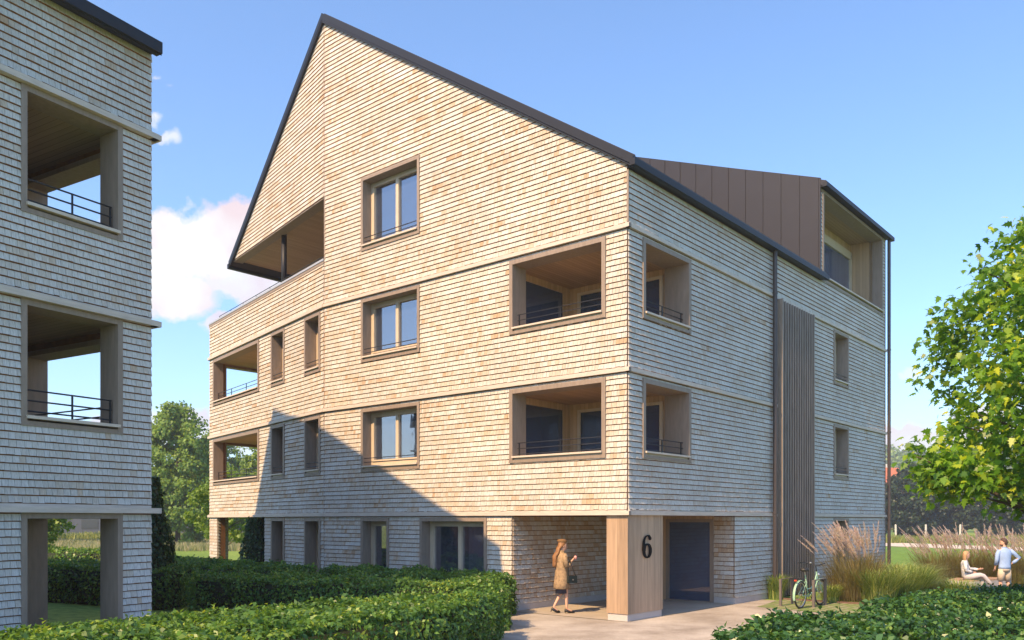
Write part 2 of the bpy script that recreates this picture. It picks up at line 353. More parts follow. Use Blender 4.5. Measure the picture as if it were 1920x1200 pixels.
# ------------------------------------------------------------------ the main house
C = Vector((2.416, 17.644)); dR = Vector((.648, .7616)).normalized(); dA = Vector((-dR.y, dR.x)); dB = Vector((-.608, .794)).normalized()
K = C+10.24*dA; Lc = K+10.15*dB; RL = 17.15; TA = .669
FA = Fr(C, dA, -dR); FR = Fr(C, dR, -dA); nB = Vector((-dB.y, dB.x)); nB = nB if nB.y < 0 else -nB
FB = Fr(K, dB, nB); FBo = Fr(K, dB, -dR)
def merge(*a): return [x for x in a]
def main_house():
    B = empty('apartment_building', (K.x, K.y, 0), 'large shingled apartment house with steep gable and the number 6 on its entrance pillar', 'apartment building')
    win = [(6.26, 8.58, 9.5, 11.5), (6.26, 8.58, 6.45, 8.17), (6.26, 8.58, 3.46, 5.17)]
    logA = [(.53, 3.22, 6.45, 8.17), (.53, 3.22, 3.46, 5.17)]
    gnd = [(7.44, 8.59, 0, 2.17), (3.94, 6.25, 0, 2.17), (0, 3.17, 0, 2.24)]
    op = win+logA+gnd
    cl = [(-TA, 1, 9.56)]
    # gable wall, right of the ridge
    mb = MB(); wall(FA, 0, 10.24, 0, 16.5, op, cl, .3, mb, 0)
    zz = [(.17, 2.235), (2.36, 5.235), (5.36, 8.235), (8.36, 16.5)]
    for i, (a, b) in enumerate(zz): shingles(mb, FA, .012, 10.225, a, b, op, cl, 10+i)
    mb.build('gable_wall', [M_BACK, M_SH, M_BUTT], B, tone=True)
    # gable wall, left of the ridge, with the roof terrace cut out
    lB = [(5.01, 9.68, 6.45, 8.17), (5.01, 9.68, 3.46, 5.17)]
    nB_ = [(.23, 1.34, 6.45, 8.17), (2.86, 3.96, 6.45, 8.17), (.23, 1.34, 3.46, 5.17), (2.86, 3.96, 3.46, 5.17)]
    gB = [(.23, 1.34, 0, 2.17), (2.86, 3.96, 0, 2.17), (4.55, 9.28, 0, 2.24)]
    opB = lB+nB_+gB+[(-.1, 10.3, 9.58, 11.42)]
    clB = [(TA, 1, 16.41)]
    mb = MB(); wall(FB, .0, 10.15, 0, 9.58, opB, (), .3, mb, 0); wall(FB, 0, 7.6, 11.42, 16.5, [], clB, .33, mb, 0)
    for i, (a, b) in enumerate([(.17, 2.235), (2.36, 5.235), (5.36, 8.235), (8.36, 9.56)]): shingles(mb, FB, .02, 10.15, a, b, opB, (), 20+i)
    shingles(mb, FB, .02, 7.6, 11.44, 16.5, [], clB, 29)
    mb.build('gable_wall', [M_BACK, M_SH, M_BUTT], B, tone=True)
    # long side wall
    lR = [(.54, 2.64, 6.45, 8.17), (.54, 2.64, 3.46, 5.17)]
    wR = [(11.93, 13.28, 6.45, 8.17), (11.93, 13.28, 3.46, 5.17), (11.93, 13.28, 0, 2.17)]
    opR = lR+wR+[(0, 4.97, 0, 2.24), (10.97, 16.86, 9.5, 12.3)]
    mb = MB(); wall(FR, .0, RL, 0, 9.5, opR, (), .3, mb, 0); wall(FR, 10.8, RL, 9.5, 12.38, opR, (), .3, mb, 0)
    for i, (a, b) in enumerate([(.17, 2.235), (2.36, 5.235), (5.36, 8.235), (8.36, 9.48)]): shingles(mb, FR, .012, RL, a, b, opR+[(7.5, 9.95, 0, 8.24)], (), 40+i, tm=.72)  # grayer mean tone paints the cool shade of this side into the shingles
    shingles(mb, FR, 10.84, RL, 9.48, 12.36, opR, (), 49, tm=.72)  # same painted cool shade on the dormer front
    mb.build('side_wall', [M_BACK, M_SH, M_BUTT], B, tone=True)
    # walls on the far sides
    LSn = -dA*-1; LSn = dA
    FL = Fr(Lc, dR, dA); opL = [(.44, 3.3, 6.5, 8.12), (.44, 3.3, 3.5, 5.12), (.44, 3.6, 0, 2.24)]
    mb = MB(); wall(FL, .3, RL, 0, 9.58, opL, (), .3, mb, 0)
    for i, (a, b) in enumerate([(.17, 2.235), (2.36, 5.235), (5.36, 8.235), (8.36, 9.56)]): shingles(mb, FL, .0, 6.0, a, b, opL, (), 60+i, .15, wmax=.25)
    FE = Fr(C+RL*dR, dA, dR); wall(FE, 0, 10.24, 0, 16.4, [], [(-TA, 1, 9.6)], .25, mb, 1); wall(FE, 0, 10.24, 9.6, 16.3, [], [(TA, -1, -9.6), (-.368, 1, 12.4)], .2, mb, 1)
    FE2 = Fr(K+RL*dR, dB, dR); wall(FE2, 0, 10.15, 0, 9.58, [], (), .25, mb, 1); wall(FE2, 0, 7.5, 9.58, 16.4, [], clB, .25, mb, 1)
    wall(Fr(K+6.4*dB+3.6*dR, dR, dA), 0, 13.5, 9.3, 12.1, [], (), .2, mb, 1)
    wall(Fr(K+3.6*dR, dB, -dR), 0, 6.4, 9.3, 11.42, [], (), .2, mb, 1)
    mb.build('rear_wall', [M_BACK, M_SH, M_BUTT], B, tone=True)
    # ledges
    for z in CZ:
        mb = MB(); ledge(mb, FA, -.075, 10.24+.0, z); mb.box(FBo, 0, 10.22, -.02, .085, z, z+.085); mb.box(FBo, 0, 10.16, -.02, .02, z+.085, z+.11)
        ledge(mb, FR, -.074, 7.1 if z < 8 else RL+.06, z)
        if z < 8: ledge(mb, FR, 7.1, 7.5, z); ledge(mb, FR, 9.96, RL+.06, z)
        ledge(mb, FL, -.06, RL, z); mb.build('ledge', M_BAND, B)
    # plinth
    for F, q0, q1, w0, w1, zt in ((FA, 3.17, 3.94, -.29, .012, .165), (FA, 6.25, 7.44, -.29, .012, .165), (FA, 8.59, 10.24, -.29, .012, .165), (FR, 4.97, RL, -.29, .012, .165), (FB, 0, .23, -.29, .012, .165),
                                  (FB, 1.34, 2.86, -.29, .012, .165), (FB, 3.96, 4.55, -.29, .012, .165), (FB, 9.28, 10.1, -.29, .012, .165), (Fr(C+3.17*dA, dR, -dA), .0, 4.95, -.1, .012, .165), (Fr(C+4.97*dR, dA, -dR), 0, .56, -.1, .013, .166)):
        MB().box(F, q0, q1, w0, w1, 0, zt).build('plinth', M_CONC, B)
    # corner trims
    MB().box(FR, -.014, .012, -.05, .028, 8.36, 9.45).build('corner_trim', M_CAS, B); mb = MB(); mb.box(FR, RL-.03, RL+.03, -.03, .03, .17, 12.3); mb.build('corner_trim', M_CAS, B)
    # windows
    for i, (a, b, c, d) in enumerate(win): window(B, FA, a, b, c, d, seed=i, curt=(0, (.35, .5, .6)[i]))
    window(B, FA, 7.44, 8.59, 0, 2.19, door=True, sashes=1, curt=(0, .3), rail=False, seed=5)
    window(B, FA, 3.94, 6.25, 0, 2.19, door=True, sashes=2, curt=(0, .85), rail=False, seed=6)
    for i, (a, b, c, d) in enumerate(nB_): window(B, FB, a, b, c, d, sashes=1, seed=8+i, curt=(0, 0), depth=.34)
    for i, (a, b, c, d) in enumerate(gB[:2]): window(B, FB, a, b, c, d+.02, door=True, sashes=1, rail=False, seed=12+i, curt=(0, .3), depth=.34)
    for i, (a, b, c, d) in enumerate(wR): window(B, FR, a, b, c, d+(.02 if c == 0 else 0), sashes=1, seed=16+i, door=(c == 0), rail=c > 0, curt=(0, 0), depth=.36)
    # corner loggias, both upper floors
    for z0, z1 in ((6.45, 8.17), (3.46, 5.17)):
        mb = MB(); casing(mb, FA, .53, 3.22, z0, z1, .1, .05, .45); casing(mb, FR, .54, 2.64, z0, z1, .1, .052, .6)
        lg = mb.build('loggia', M_CAS, B)
        FX = Fr(C, dA, dR)   # t along the gable, w inwards
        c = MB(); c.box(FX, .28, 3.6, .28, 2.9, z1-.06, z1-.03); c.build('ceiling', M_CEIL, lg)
        c = MB(); c.box(FX, .28, 3.6, .28, 2.9, z0-.06, z0+.06); c.build('floor', M_INW, lg)
        g = MB(); y = z0+.06; zt = z1-.061
        # left inner wall (t=3.45) with large pane r .45..2.2 ; back wall (r=2.65) with pane t .75..2.5
        g.box(FX, 3.45, 3.55, .3, 2.9, zt-.16, zt); g.box(FX, 3.45, 3.55, .3, .5, y, zt-.16); g.box(FX, 3.45, 3.55, 2.35, 2.8, y, zt-.16)
        g.box(FX, .3, 3.45, 2.65, 2.75, zt-.15, zt); g.box(FX, 3.2, 3.45, 2.65, 2.75, y, zt-.15); g.box(FX, .3, .70, 2.65, 2.75, y, zt-.15)
        g.box(FX, 3.22, 3.45, .28, .38, y, zt)
        g.box(FX, .29, .33, .3, .5, y, zt)
        g.build('inner_wall', M_INW, lg)
        g = MB(); g.box(FX, 3.12, 3.2, 2.62, 2.67, y, zt-.15); g.box(FX, .70, .79, 2.62, 2.67, y, zt-.15); g.box(FX, .79, 3.12, 2.62, 2.67, zt-.22, zt-.15); g.build('door_frame', M_WF, lg)
        g = MB(); g.box(FX, 3.47, 3.48, .5, 2.35, y, zt-.16); g.build('pane', M_GLD, lg)
        g = MB(); g.box(FX, .70, 3.2, 2.70, 2.71, y, zt-.15); g.build('pane', M_GLD, lg)
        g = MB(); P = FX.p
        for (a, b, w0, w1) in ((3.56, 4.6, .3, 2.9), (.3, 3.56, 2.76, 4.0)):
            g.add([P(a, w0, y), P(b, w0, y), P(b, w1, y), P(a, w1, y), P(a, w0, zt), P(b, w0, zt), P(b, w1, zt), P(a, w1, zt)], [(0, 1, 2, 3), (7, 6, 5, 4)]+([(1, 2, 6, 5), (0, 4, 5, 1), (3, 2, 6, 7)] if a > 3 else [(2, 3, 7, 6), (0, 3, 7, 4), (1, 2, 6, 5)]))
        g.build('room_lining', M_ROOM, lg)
        for F, a, b, ps in ((FA, .63, 3.1, (3.05, 1.85)), (FR, .64, 2.54, (2.45, 1.6))):
            s = MB().box(F, a-.02, b+.02, -.46, .09, z0+.115, z0+.155).box(F, a, b, -.4, .01, z0+.07, z0+.115); s.build('sill', M_SILL, lg)
            railing(F, a, b, z0+.17, (.04, .17, .30), -.12, .010, ps).build('railing', M_RAIL, lg)
    # left loggias, open on two sides
    for z0, z1 in ((6.45, 8.17), (3.46, 5.17)):
        mb = MB(); casing(mb, FB, 5.01, 9.68, z0, z1, .1, .05, .32); casing(mb, FL, .44, 3.3, z0+.04, z1-.05, .08, .05, .3)
        lg = mb.build('loggia', M_CAS, B)
        FX = Fr(K, dB, dR)
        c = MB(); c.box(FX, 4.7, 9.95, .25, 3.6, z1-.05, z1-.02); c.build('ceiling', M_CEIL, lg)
        c = MB(); c.box(FX, 4.7, 9.95, .25, 3.6, z0-.06, z0+.06); c.box(FX, 4.6, 4.7, .25, 3.6, z0, z1); c.box(FX, 4.7, 9.7, 3.5, 3.6, z0, z1); c.build('inner_wall', M_INW, lg)
        for F, a, b, ps in ((FB, 5.11, 9.58, (5.2, 6.6, 8.1, 9.5)), (FL, .52, 3.22, (.6, 1.9, 3.1))):
            s = MB().box(F, a-.02, b+.02, -.31, .09, z0+.115, z0+.155); s.build('sill', M_SILL, lg)
            railing(F, a, b, z0+.17, (.04, .17, .30), -.12, .011, ps).build('railing', M_RAIL, lg)
    # ground floor passage at the left corner
    PR = Fr(K+9.28*dB, dR, -dA); mb = MB(); mb.box(FBo, 9.28, 10.15, -.44, -.3, 0, 2.24); shingles(mb, PR, .01, .44, .17, 2.235, [], (), 71, mi=1); wall(Fr(K+4.55*dB, dR, dA), 0, 3.6, 0, 2.24, [], (), .2, mb, 0)
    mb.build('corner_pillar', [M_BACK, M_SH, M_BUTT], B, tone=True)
    mb = MB(); mb.box(FBo, 4.4, 10.1, -3.7, -.3, 2.26, 2.3); mb.build('soffit', M_CEIL, B)
    # entrance porch
    FX = Fr(C, dA, dR); PW = Fr(C+3.17*dA, dR, -dA); PB = Fr(C+4.97*dR, dA, -dR)
    mb = MB(); wall(PW, 0, 5.1, 0, 2.24, [], (), .25, mb, 0); shingles(mb, PW, .02, 4.97, .17, 2.235, [], (), 81, tm=.22)  # browner mean tone paints the shade under the soffit into the shingles
    wall(PB, 0, .56, 0, 2.24, [], (), .2, mb, 0); shingles(mb, PB, .02, .56, .17, 2.235, [], (), 82, tm=.3); mb.build('porch_wall', [M_BACK, M_SH, M_BUTT], B, tone=True)  # return wall: soffit shade painted in by the browner tone too
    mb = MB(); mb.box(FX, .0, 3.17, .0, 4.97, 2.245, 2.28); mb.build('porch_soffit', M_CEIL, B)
    mb = MB(); mb.box(PB, 1.95, 3.16, -.05, .03, 0, 2.24); mb.box(PB, .56, 1.95, -.05, .03, 2.16, 2.24)
    dr = mb.build('entrance_door', M_INW, B)
    M_NAVY = mat('hall_lining', (.035, .065, .13), .9)  # navy so that reflected sky blue is painted in behind the door glass
    mb = MB(); mb.box(PB, .56, .66, -.05, .05, 0, 2.16); mb.box(PB, 1.86, 1.95, -.05, .05, 0, 2.16); mb.box(PB, .66, 1.86, -.05, .048, 2.08, 2.16); mb.box(PB, .66, 1.86, -.05, .048, 0, .03); mb.build('door_frame', M_CAS, dr)
    mb = MB(); mb.box(PB, .66, 1.86, -.01, 0, .03, 2.08); mb.build('pane', M_GLD, dr)
    mb = MB(); P = PB.p; mb.add([P(.4, -.06, .0), P(2.2, -.06, .0), P(2.2, -3, .0), P(.4, -3, .0), P(.4, -.06, 2.3), P(2.2, -.06, 2.3), P(2.2, -3, 2.3), P(.4, -3, 2.3)], [(0, 1, 2, 3), (7, 6, 5, 4), (2, 3, 7, 6), (0, 3, 7, 4), (1, 2, 6, 5)]); mb.build('hall_lining', M_NAVY, dr)
    mb = MB(); mb.tube([PB.p(2.25, .11, .75), PB.p(2.25, .11, 1.75)], .014, 8); mb.tube([PB.p(2.25, .03, .9), PB.p(2.25, .11, .9)], .01, 6); mb.tube([PB.p(2.25, .03, 1.6), PB.p(2.25, .11, 1.6)], .01, 6); mb.build('door_handle', M_STEEL, dr)
    mb = MB(); mb.box(FX, 0, .53, 0, 1.43, .16, 2.24); pl = mb.build('entrance_pillar', M_PIL, B)
    mb = MB(); mb.box(FX, .02, .51, .02, 1.41, 0, .155); mb.build('pillar_plinth', M_CONC, pl)
    # the serif figure 6: one swelling stroke
    t6, z6, hw, hh = .72, 1.56, .155, .245
    pts = []
    for i in range(15):   # arm from the top right terminal over to the left side
        a = R(52)+(R(190)-R(52))*i/14
        pts.append((.03+.135*math.cos(a), .05+.19*math.sin(a), (.030 if i < 3 else .012)+.034*max(0, (i-5)/9)))
    L0 = pts[-1]
    for i in range(1, 5): pts.append((L0[0]-.002*i, L0[1]+(-.085-L0[1])*i/5, .047))
    for i in range(31):
        a = math.pi+2*math.pi*i/30; pts.append((.012+.112*math.cos(a), -.085+.145*math.sin(a), .014+.032*abs(math.cos(a))**1.5))
    mb = MB()
    for i in range(len(pts)-1):
        (x0, y0, r0), (x1, y1, r1) = pts[i], pts[i+1]
        q0 = pts[max(i-1, 0)]; q1 = pts[min(i+2, len(pts)-1)]
        def nrm(a, b): d = math.hypot(b[0]-a[0], b[1]-a[1]) or 1; return (-(b[1]-a[1])/d, (b[0]-a[0])/d)
        n0 = nrm(q0, pts[i+1]); n1 = nrm(pts[i], q1)
        mb.prism(FR, [(t6+x0*1.16+n0[0]*r0, z6+y0+n0[1]*r0), (t6+x1*1.16+n1[0]*r1, z6+y1+n1[1]*r1), (t6+x1*1.16-n1[0]*r1, z6+y1-n1[1]*r1), (t6+x0*1.16-n0[0]*r0, z6+y0-n0[1]*r0)], .012, .03+.0002*i)
    n = 16; mb.prism(FR, [(t6+.122+.036*math.cos(2*math.pi*k/n), z6+.178+.036*math.sin(2*math.pi*k/n)) for k in range(n)], .012, .045)
    mb.build('house_number', mat('number_black', (.006, .006, .007), .8, spec=.1), pl)
    # roof
    mb = MB(); OV = .2
    mb.prism(FA, [(-OV, 9.6-OV*TA), (10.24, 16.45), (10.24, 16.65), (-OV, 9.8-OV*TA)], -10.84, .10, 0)
    mb.prism(FA, [(9.2, 16.45-1.04*TA), (10.24, 16.45), (10.24, 16.651), (9.2, 16.65-1.04*TA)], -17.3, -10.84, 0)
    mb.prism(FA, [(-OV, 12.40-OV*.368), (10.24, 16.17), (10.24, 16.37), (-OV, 12.56-OV*.368)], -17.45, -10.79, 0)
    mb.prism(FBo, [(0, 16.45), (7.8, 16.45-7.8*TA), (7.8, 16.65-7.8*TA), (0, 16.65)], -17.3, .10, 0)
    for k in range(18):   # standing seams on both slopes
        w = .04-k*.6
        mb.prism(FA, [(-OV, 9.8-OV*TA-.01), (10.2, 16.62), (10.2, 16.66), (-OV, 9.83-OV*TA)], w-.02, w, 0)
    for k in range(29):
        w = .04-k*.6; mb.prism(FBo, [(.05, 16.6), (7.8, 16.64-7.8*TA), (7.8, 16.68-7.8*TA), (.05, 16.67)], w-.02, w, 0)
    roof = mb.build('roof', [M_MET], B)
    mb = MB(); mb.box(FR, -.12, 10.95, .12, .25, 9.47, 9.60); mb.box(FR, 10.74, 17.5, .12, .25, 12.30, 12.43); mb.box(FR, .0, 10.9, .0, .125, 9.49, 9.52)
    mb.box(FR, 10.8, 17.3, .0, .125, 12.33, 12.36)
    mb.box(FBo, 7.72, 7.88, -17.3, .13, 11.18, 11.34); mb.build('gutter', M_DK, roof)
    mb = MB(); mb.prism(FA, [(-OV+.02, 9.57-OV*TA), (10.24, 16.39), (10.24, 16.448), (-OV+.02, 9.598-OV*TA)], .02, .098)
    mb.prism(FBo, [(0, 16.39), (7.75, 16.39-7.75*TA), (7.75, 16.448-7.75*TA), (0, 16.448)], .02, .098); mb.prism(FA, [(-OV, 9.61-OV*TA), (10.24, 16.46), (10.24, 16.655), (-OV, 9.805-OV*TA)], .1, .108); mb.prism(FBo, [(0, 16.46), (7.8, 16.46-7.8*TA), (7.8, 16.655-7.8*TA), (0, 16.655)], .1, .108); mb.build('verge_board', M_DK, roof)
    # dormer cheek of upright metal sheets
    FC = Fr(C+10.8*dR, dA, -dR); mb = MB(); mb.prism(FC, [(-.03, 9.55), (10.0, 16.4), (10.0, 16.33), (-.03, 12.6)], -.05, .02)
    for k in range(17):
        a = .02+.595*k; lo = 9.6+TA*a; hi = 12.6+.372*a
        if hi > lo: mb.box(FC, a, a+.018, .0, .045, lo, hi)
    mb.build('dormer_cheek', M_MET, roof)
    # dormer loggia
    mb = MB(); casing(mb, FR, 10.97, 16.86, 9.5, 12.3, .1, .045, .4); lg = mb.build('dormer_loggia', M_CAS, B)
    c = MB(); c.box(FX, .1, 1.6, 10.9, 17.0, 12.24, 12.28); c.build('ceiling', M_CEIL, lg)
    s = MB(); s.box(FR, 10.95, 16.88, -.4, .09, 9.62, 9.66); s.build('sill', M_SILL, lg)
    g = MB(); g.box(FX, .3, 1.1, 16.76, 16.86, 9.5, 12.24); g.box(FX, .3, 1.1, 10.9, 10.98, 9.5, 12.24); g.box(FX, 1.08, 1.18, 10.9, 16.9, 11.95, 12.24); g.box(FX, .1, 1.1, 10.9, 16.9, 9.4, 9.5); g.build('inner_wall', M_INW, lg)
    g = MB()
    for a in (10.98, 13.0, 16.6): g.box(FX, 1.02, 1.12, a, a+.14, 9.5, 11.95)
    g.box(FX, 1.02, 1.121, 10.98, 16.74, 11.68, 11.95); g.build('window_frame', M_WF, lg)
    g = MB(); g.box(FX, 1.08, 1.09, 10.98, 16.7, 9.5, 11.85); g.build('pane', glass_mat('dormer_glass', .12, (.6, .65, .75), .35, .6), lg)  # large blue diffuse share: sky reflection painted into the dormer pane
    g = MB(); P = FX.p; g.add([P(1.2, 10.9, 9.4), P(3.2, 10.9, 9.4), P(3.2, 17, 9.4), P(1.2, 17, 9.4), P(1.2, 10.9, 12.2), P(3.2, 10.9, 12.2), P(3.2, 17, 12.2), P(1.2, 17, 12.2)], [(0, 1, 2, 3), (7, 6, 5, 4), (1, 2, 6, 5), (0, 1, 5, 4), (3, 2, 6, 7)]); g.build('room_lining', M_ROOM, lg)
    # roof terrace
    mb = MB(); mb.box(FB, -.0, 10.19, -.34, .045, 9.585, 9.645); mb.box(FB, .0, 10.17, -.30, .03, 9.50, 9.583, 1); mb.box(FL, -.0, RL, -.34, .045, 9.586, 9.646)
    pc = mb.build('parapet_cap', [mat('zinc_cap', (.42, .43, .44), .4, metal=.3), M_CAS], B)
    mb = MB(); mb.tube([FB.p(.3, -.08, 9.78), FB.p(9.3, -.08, 9.78)], .012, 6)
    for k in range(8): mb.tube([FB.p(.6+k*1.24, -.08, 9.64), FB.p(.6+k*1.24, -.08, 9.78)], .010, 6)
    mb.build('railing', M_RAIL, pc)
    mb = MB(); mb.box(FBo, 0, 7.6, -17.2, -.34, 11.44, 11.47); mb.box(FB, .0, 7.58, -.34, .0, 11.39, 11.42, 1); mb.box(FA, 10.19, 10.235, -.34, .026, 9.6, 11.42, 1)
    mb.box(FBo, 0, 10.1, -3.6, -.3, 9.28, 9.3, 1); mb.build('terrace_soffit', [M_CEIL, M_CAS], B)
    mb = MB(); mb.tube([FB.p(3.8, -.35, 9.3), FB.p(3.8, -.35, 11.44)], .085, 20); mb.build('terrace_post', M_DK, B, smooth=True)
    # downpipes and slatted stair screen
    for t, z in ((7.2, 9.5), (17.28, 12.34)):
        mb = MB(); mb.tube([FR.p(t, .12, 0.02), FR.p(t, .12, z)], .06, 14)
        for q in (2.3, 5.3, 8.3): mb.tube([FR.p(t, .12, q), FR.p(t, .12, q+.05)], .072, 14); mb.box(FR, t-.01, t+.01, 0, .12, q+.01, q+.03)
        mb.build('downpipe', M_PIPE, B, smooth=False)
    mb = MB(); mb.box(FR, 7.52, 7.56, -.02, .2, .02, 8.235); mb.box(FR, 9.9, 9.96, -.02, .17, .02, 8.235); sc = mb.build('stair_screen', M_CAS, B)
    mb = MB(); mb.box(FR, 7.56, 9.9, -.02, .02, .02, 8.23); mb.build('backing', mat('screen_backing', (.05, .045, .045), .8), sc)
    M_SLAT = mat('weathered_slat', (.20, .165, .145), .65, var=.25, scale=2, stretch=(9, 9, .8))
    n = 14
    for k in range(n):
        t = 7.6+(9.86-7.6)*k/(n-1)-.025; s = MB().box(FR, t, t+.055, .04, .19, .05, 8.20); s.build('slat', M_SLAT, sc)
    return B
main_house()

# ------------------------------------------------------------------ the neighbouring house on the left
def left_house():
    T = Vector((-5.80, 13.57)); dP = Vector((.513, .859)).normalized(); dS = Vector((-dP.y, dP.x))
    F = Fr(T, -dP, -dS); G = Fr(T, dS, dP)
    B = empty('apartment_building', (T.x-4, T.y-2, 0), 'shaded shingled apartment house cut off by the left edge, loggias stacked above a passage', 'apartment building')
    op = [(.51, 2.07, 6.45, 8.236), (.51, 2.07, 3.46, 5.236), (.51, 2.07, 0, 2.24)]
    mb = MB(); wall(F, .3, 17, 0, 9.7, op, (), .3, mb, 0); wall(F, 0, .3, 0, 9.7, op, (), .3, mb, 0)
    for i, (a, b) in enumerate([(.05, 2.235), (2.38, 5.235), (5.38, 8.235), (8.38, 9.62)]):
        shingles(mb, F, .0, 5.0, a, b, op, (), 90+i, .109, wmin=.075, wmax=.12, tm=.82)  # grayest mean tone: cool shade of this wall painted into the shingles
        shingles(mb, F, 5.0, 17, a, b, op, (), 95+i, .21, wmin=.3, wmax=.5)
    mb.build('side_wall', [M_BACK, M_SH, M_BUTT], B, tone=True)
    oG = [(.5, 3.0, 6.5, 8.02), (.5, 3.0, 3.5, 5.03), (.5, 3.0, 0, 2.24)]
    AP = 16.22; s1 = (AP-9.7)/10.24
    prof = [(-s1, 1, 9.7)]; prof2 = [(1.8, 1, AP+1.8*10.24)]  # unseen steep far slope, shaped for the shadow it throws on the main gable
    mb = MB(); wall(G, .3, 10.24, 0, 17, oG, prof, .3, mb, 0); wall(G, 10.24, 15.5, 0, 17, [], prof2, .3, mb, 0)
    G2 = Fr(T-dP*17, dS, -dP); wall(G2, 0, 10.24, 0, 17, [], prof, .3, mb, 1); wall(G2, 10.24, 15.5, 0, 17, [], prof2, .3, mb, 1)
    wall(Fr(T+dS*15.5, -dP, dS), 0, 17, 0, 6.9, [], (), .3, mb, 1)
    for i, (a, b) in enumerate([(.05, 2.235), (2.38, 5.235), (5.38, 8.235), (8.38, 17)]): shingles(mb, G, 0, 4, a, b, oG, prof, 110+i, .16, wmin=.15, wmax=.25)
    mb.build('gable_wall', [M_BACK, M_SH, M_BUTT], B, tone=True)
    for z in CZ:
        mb = MB(); mb.box(F, -.085, 17, -.02, .11, z, z+.085); mb.box(F, .0, 17, -.02, .02, z+.085, z+.125); mb.box(G, -.1, 15.5, -.02, .13, z, z+.085); mb.build('ledge', M_BAND, B)
    for z0, z1, fl in ((6.45, 8.236, 0), (3.46, 5.236, 0), (0, 2.24, 1)):
        mb = MB(); casing(mb, F, .51, 2.07, z0, z1, .085, .03, .42, not fl); casing(mb, G, .5, 3.0, z0+.02 if not fl else 0, z1-.18 if not fl else z1, .085, .03, .38, not fl)
        lg = mb.build('loggia' if not fl else 'passage', M_CAS, B)
        FX = Fr(T, dS, -dP)
        c = MB(); c.box(FX, .28, 3.4, .28, 2.6, z1-.05, z1-.02); c.build('ceiling', M_CEILP, lg)
        c = MB(); c.box(FX, 3.3, 3.4, .28, 2.6, z0, z1); c.box(FX, .28, 3.4, 2.5, 2.6, z0, z1)
        if not fl: MB().box(FX, .28, 3.3, .28, 2.5, z0-.05, z0+.05).build('floor', M_CAS, lg)
        c.build('inner_wall', M_CAS, lg)
        if not fl:
            s = MB(); s.box(F, .575, 2.0, -.40, .075, z0+.10, z0+.145); s.build('sill', M_SILL, lg)
            railing(F, .62, 1.98, z0+.18, (.04, .19, .34), -.1, .013, (.64, 1.25)).build('railing', M_RAIL, lg)
            railing(G, .6, 2.95, z0+.18, (.04, .19, .34), -.2, .013, (.64, 1.8, 2.9)).build('railing', M_RAIL, lg)
    mb = MB(); Go = Fr(T, dS, dP)
    mb.prism(Go, [(-.22, 9.68-.22*s1), (10.24, AP), (10.24, AP+.2), (-.22, 9.88-.22*s1)], -17.3, .04); mb.prism(Go, [(10.24, AP), (15.7, AP-1.8*5.46), (15.7, AP-1.8*5.46+.3), (10.24, AP+.2)], -17.3, .06)
    rf = mb.build('roof', M_MET, B)
    mb = MB(); mb.box(F, -.02, 17.3, .12, .27, 9.55, 9.73); mb.box(F, 0, 17.2, .0, .12, 9.60, 9.64); mb.build('gutter', M_DK, rf)
angP = math.atan2(.859, .513)
M_CEILP = plank_mat('ceiling_boards_weathered', (.33, .24, .165), angP+math.pi/2, .12, .16)
left_house()

# ------------------------------------------------------------------ ground
def gz(x, y):
    def sm(a): a = max(0, min(1, a)); return a*a*(3-2*a)
    return -.26*sm((x-9.2)/3)*sm((y-21.5)/3)-.004
def rot2(o, r, a): q = C+dR*r-dA*a; return (q.x, q.y)      # r along the side wall, a outwards from it
def sheet(name, poly, z, m, label=None):
    o = MB().add([(x, y, z+(gz(x, y)+.004)) for x, y in poly], [tuple(range(len(poly)))]).build(name, m); return tag(o, kind='structure')
def ground_mat():
    m, N, L, B = nodes('meadow_ground'); B.inputs['Roughness'].default_value = .95; B.inputs['Specular IOR Level'].default_value = .1
    g = N.new('ShaderNodeNewGeometry')
    def nz(sc, d=6, mp=(1, 1, 1)):
        p = N.new('ShaderNodeMapping'); p.inputs['Scale'].default_value = mp; L.new(g.outputs['Position'], p.inputs[0])
        n = N.new('ShaderNodeTexNoise'); n.inputs['Scale'].default_value = sc; n.inputs['Detail'].default_value = d; L.new(p.outputs[0], n.inputs['Vector']); return n
    a = nz(.09, 4, (1, .5, 1)); b = nz(5, 8)
    r = N.new('ShaderNodeValToRGB'); r.color_ramp.elements[0].position = .35; r.color_ramp.elements[0].color = (.11, .20, .04, 1); r.color_ramp.elements[1].position = .65; r.color_ramp.elements[1].color = (.23, .32, .08, 1); L.new(a.outputs[0], r.inputs[0])
    r2 = N.new('ShaderNodeValToRGB'); r2.color_ramp.elements[0].position = .3; r2.color_ramp.elements[0].color = (.55, .6, .5, 1); r2.color_ramp.elements[1].position = .7; r2.color_ramp.elements[1].color = (1.25, 1.2, 1.1, 1); L.new(b.outputs[0], r2.inputs[0])
    v = N.new('ShaderNodeVectorMath'); v.operation = 'MULTIPLY'; L.new(r.outputs[0], v.inputs[0]); L.new(r2.outputs[0], v.inputs[1]); L.new(v.outputs[0], B.inputs['Base Color'])
    bp = N.new('ShaderNodeBump'); bp.inputs['Strength'].default_value = .8; bp.inputs['Distance'].default_value = .06; L.new(b.outputs[0], bp.inputs['Height']); L.new(bp.outputs[0], B.inputs['Normal'])
    return m
xs = [-440, -300, -120, -50, -20, 0, 5]+[8+.5*i for i in range(12)]+[16, 20, 30, 60, 150, 300, 540]
ys = [-60, -10, 5, 12, 16, 19]+[20.5+.5*i for i in range(11)]+[30, 40, 60, 100, 200, 350, 540]
gb = MB(); vs = [(x, y, gz(x, y)) for y in ys for x in xs]; nx = len(xs)
gb.add(vs, [(j*nx+i, j*nx+i+1, (j+1)*nx+i+1, (j+1)*nx+i) for j in range(len(ys)-1) for i in range(nx-1)])
tag(gb.build('ground', ground_mat()), kind='structure')
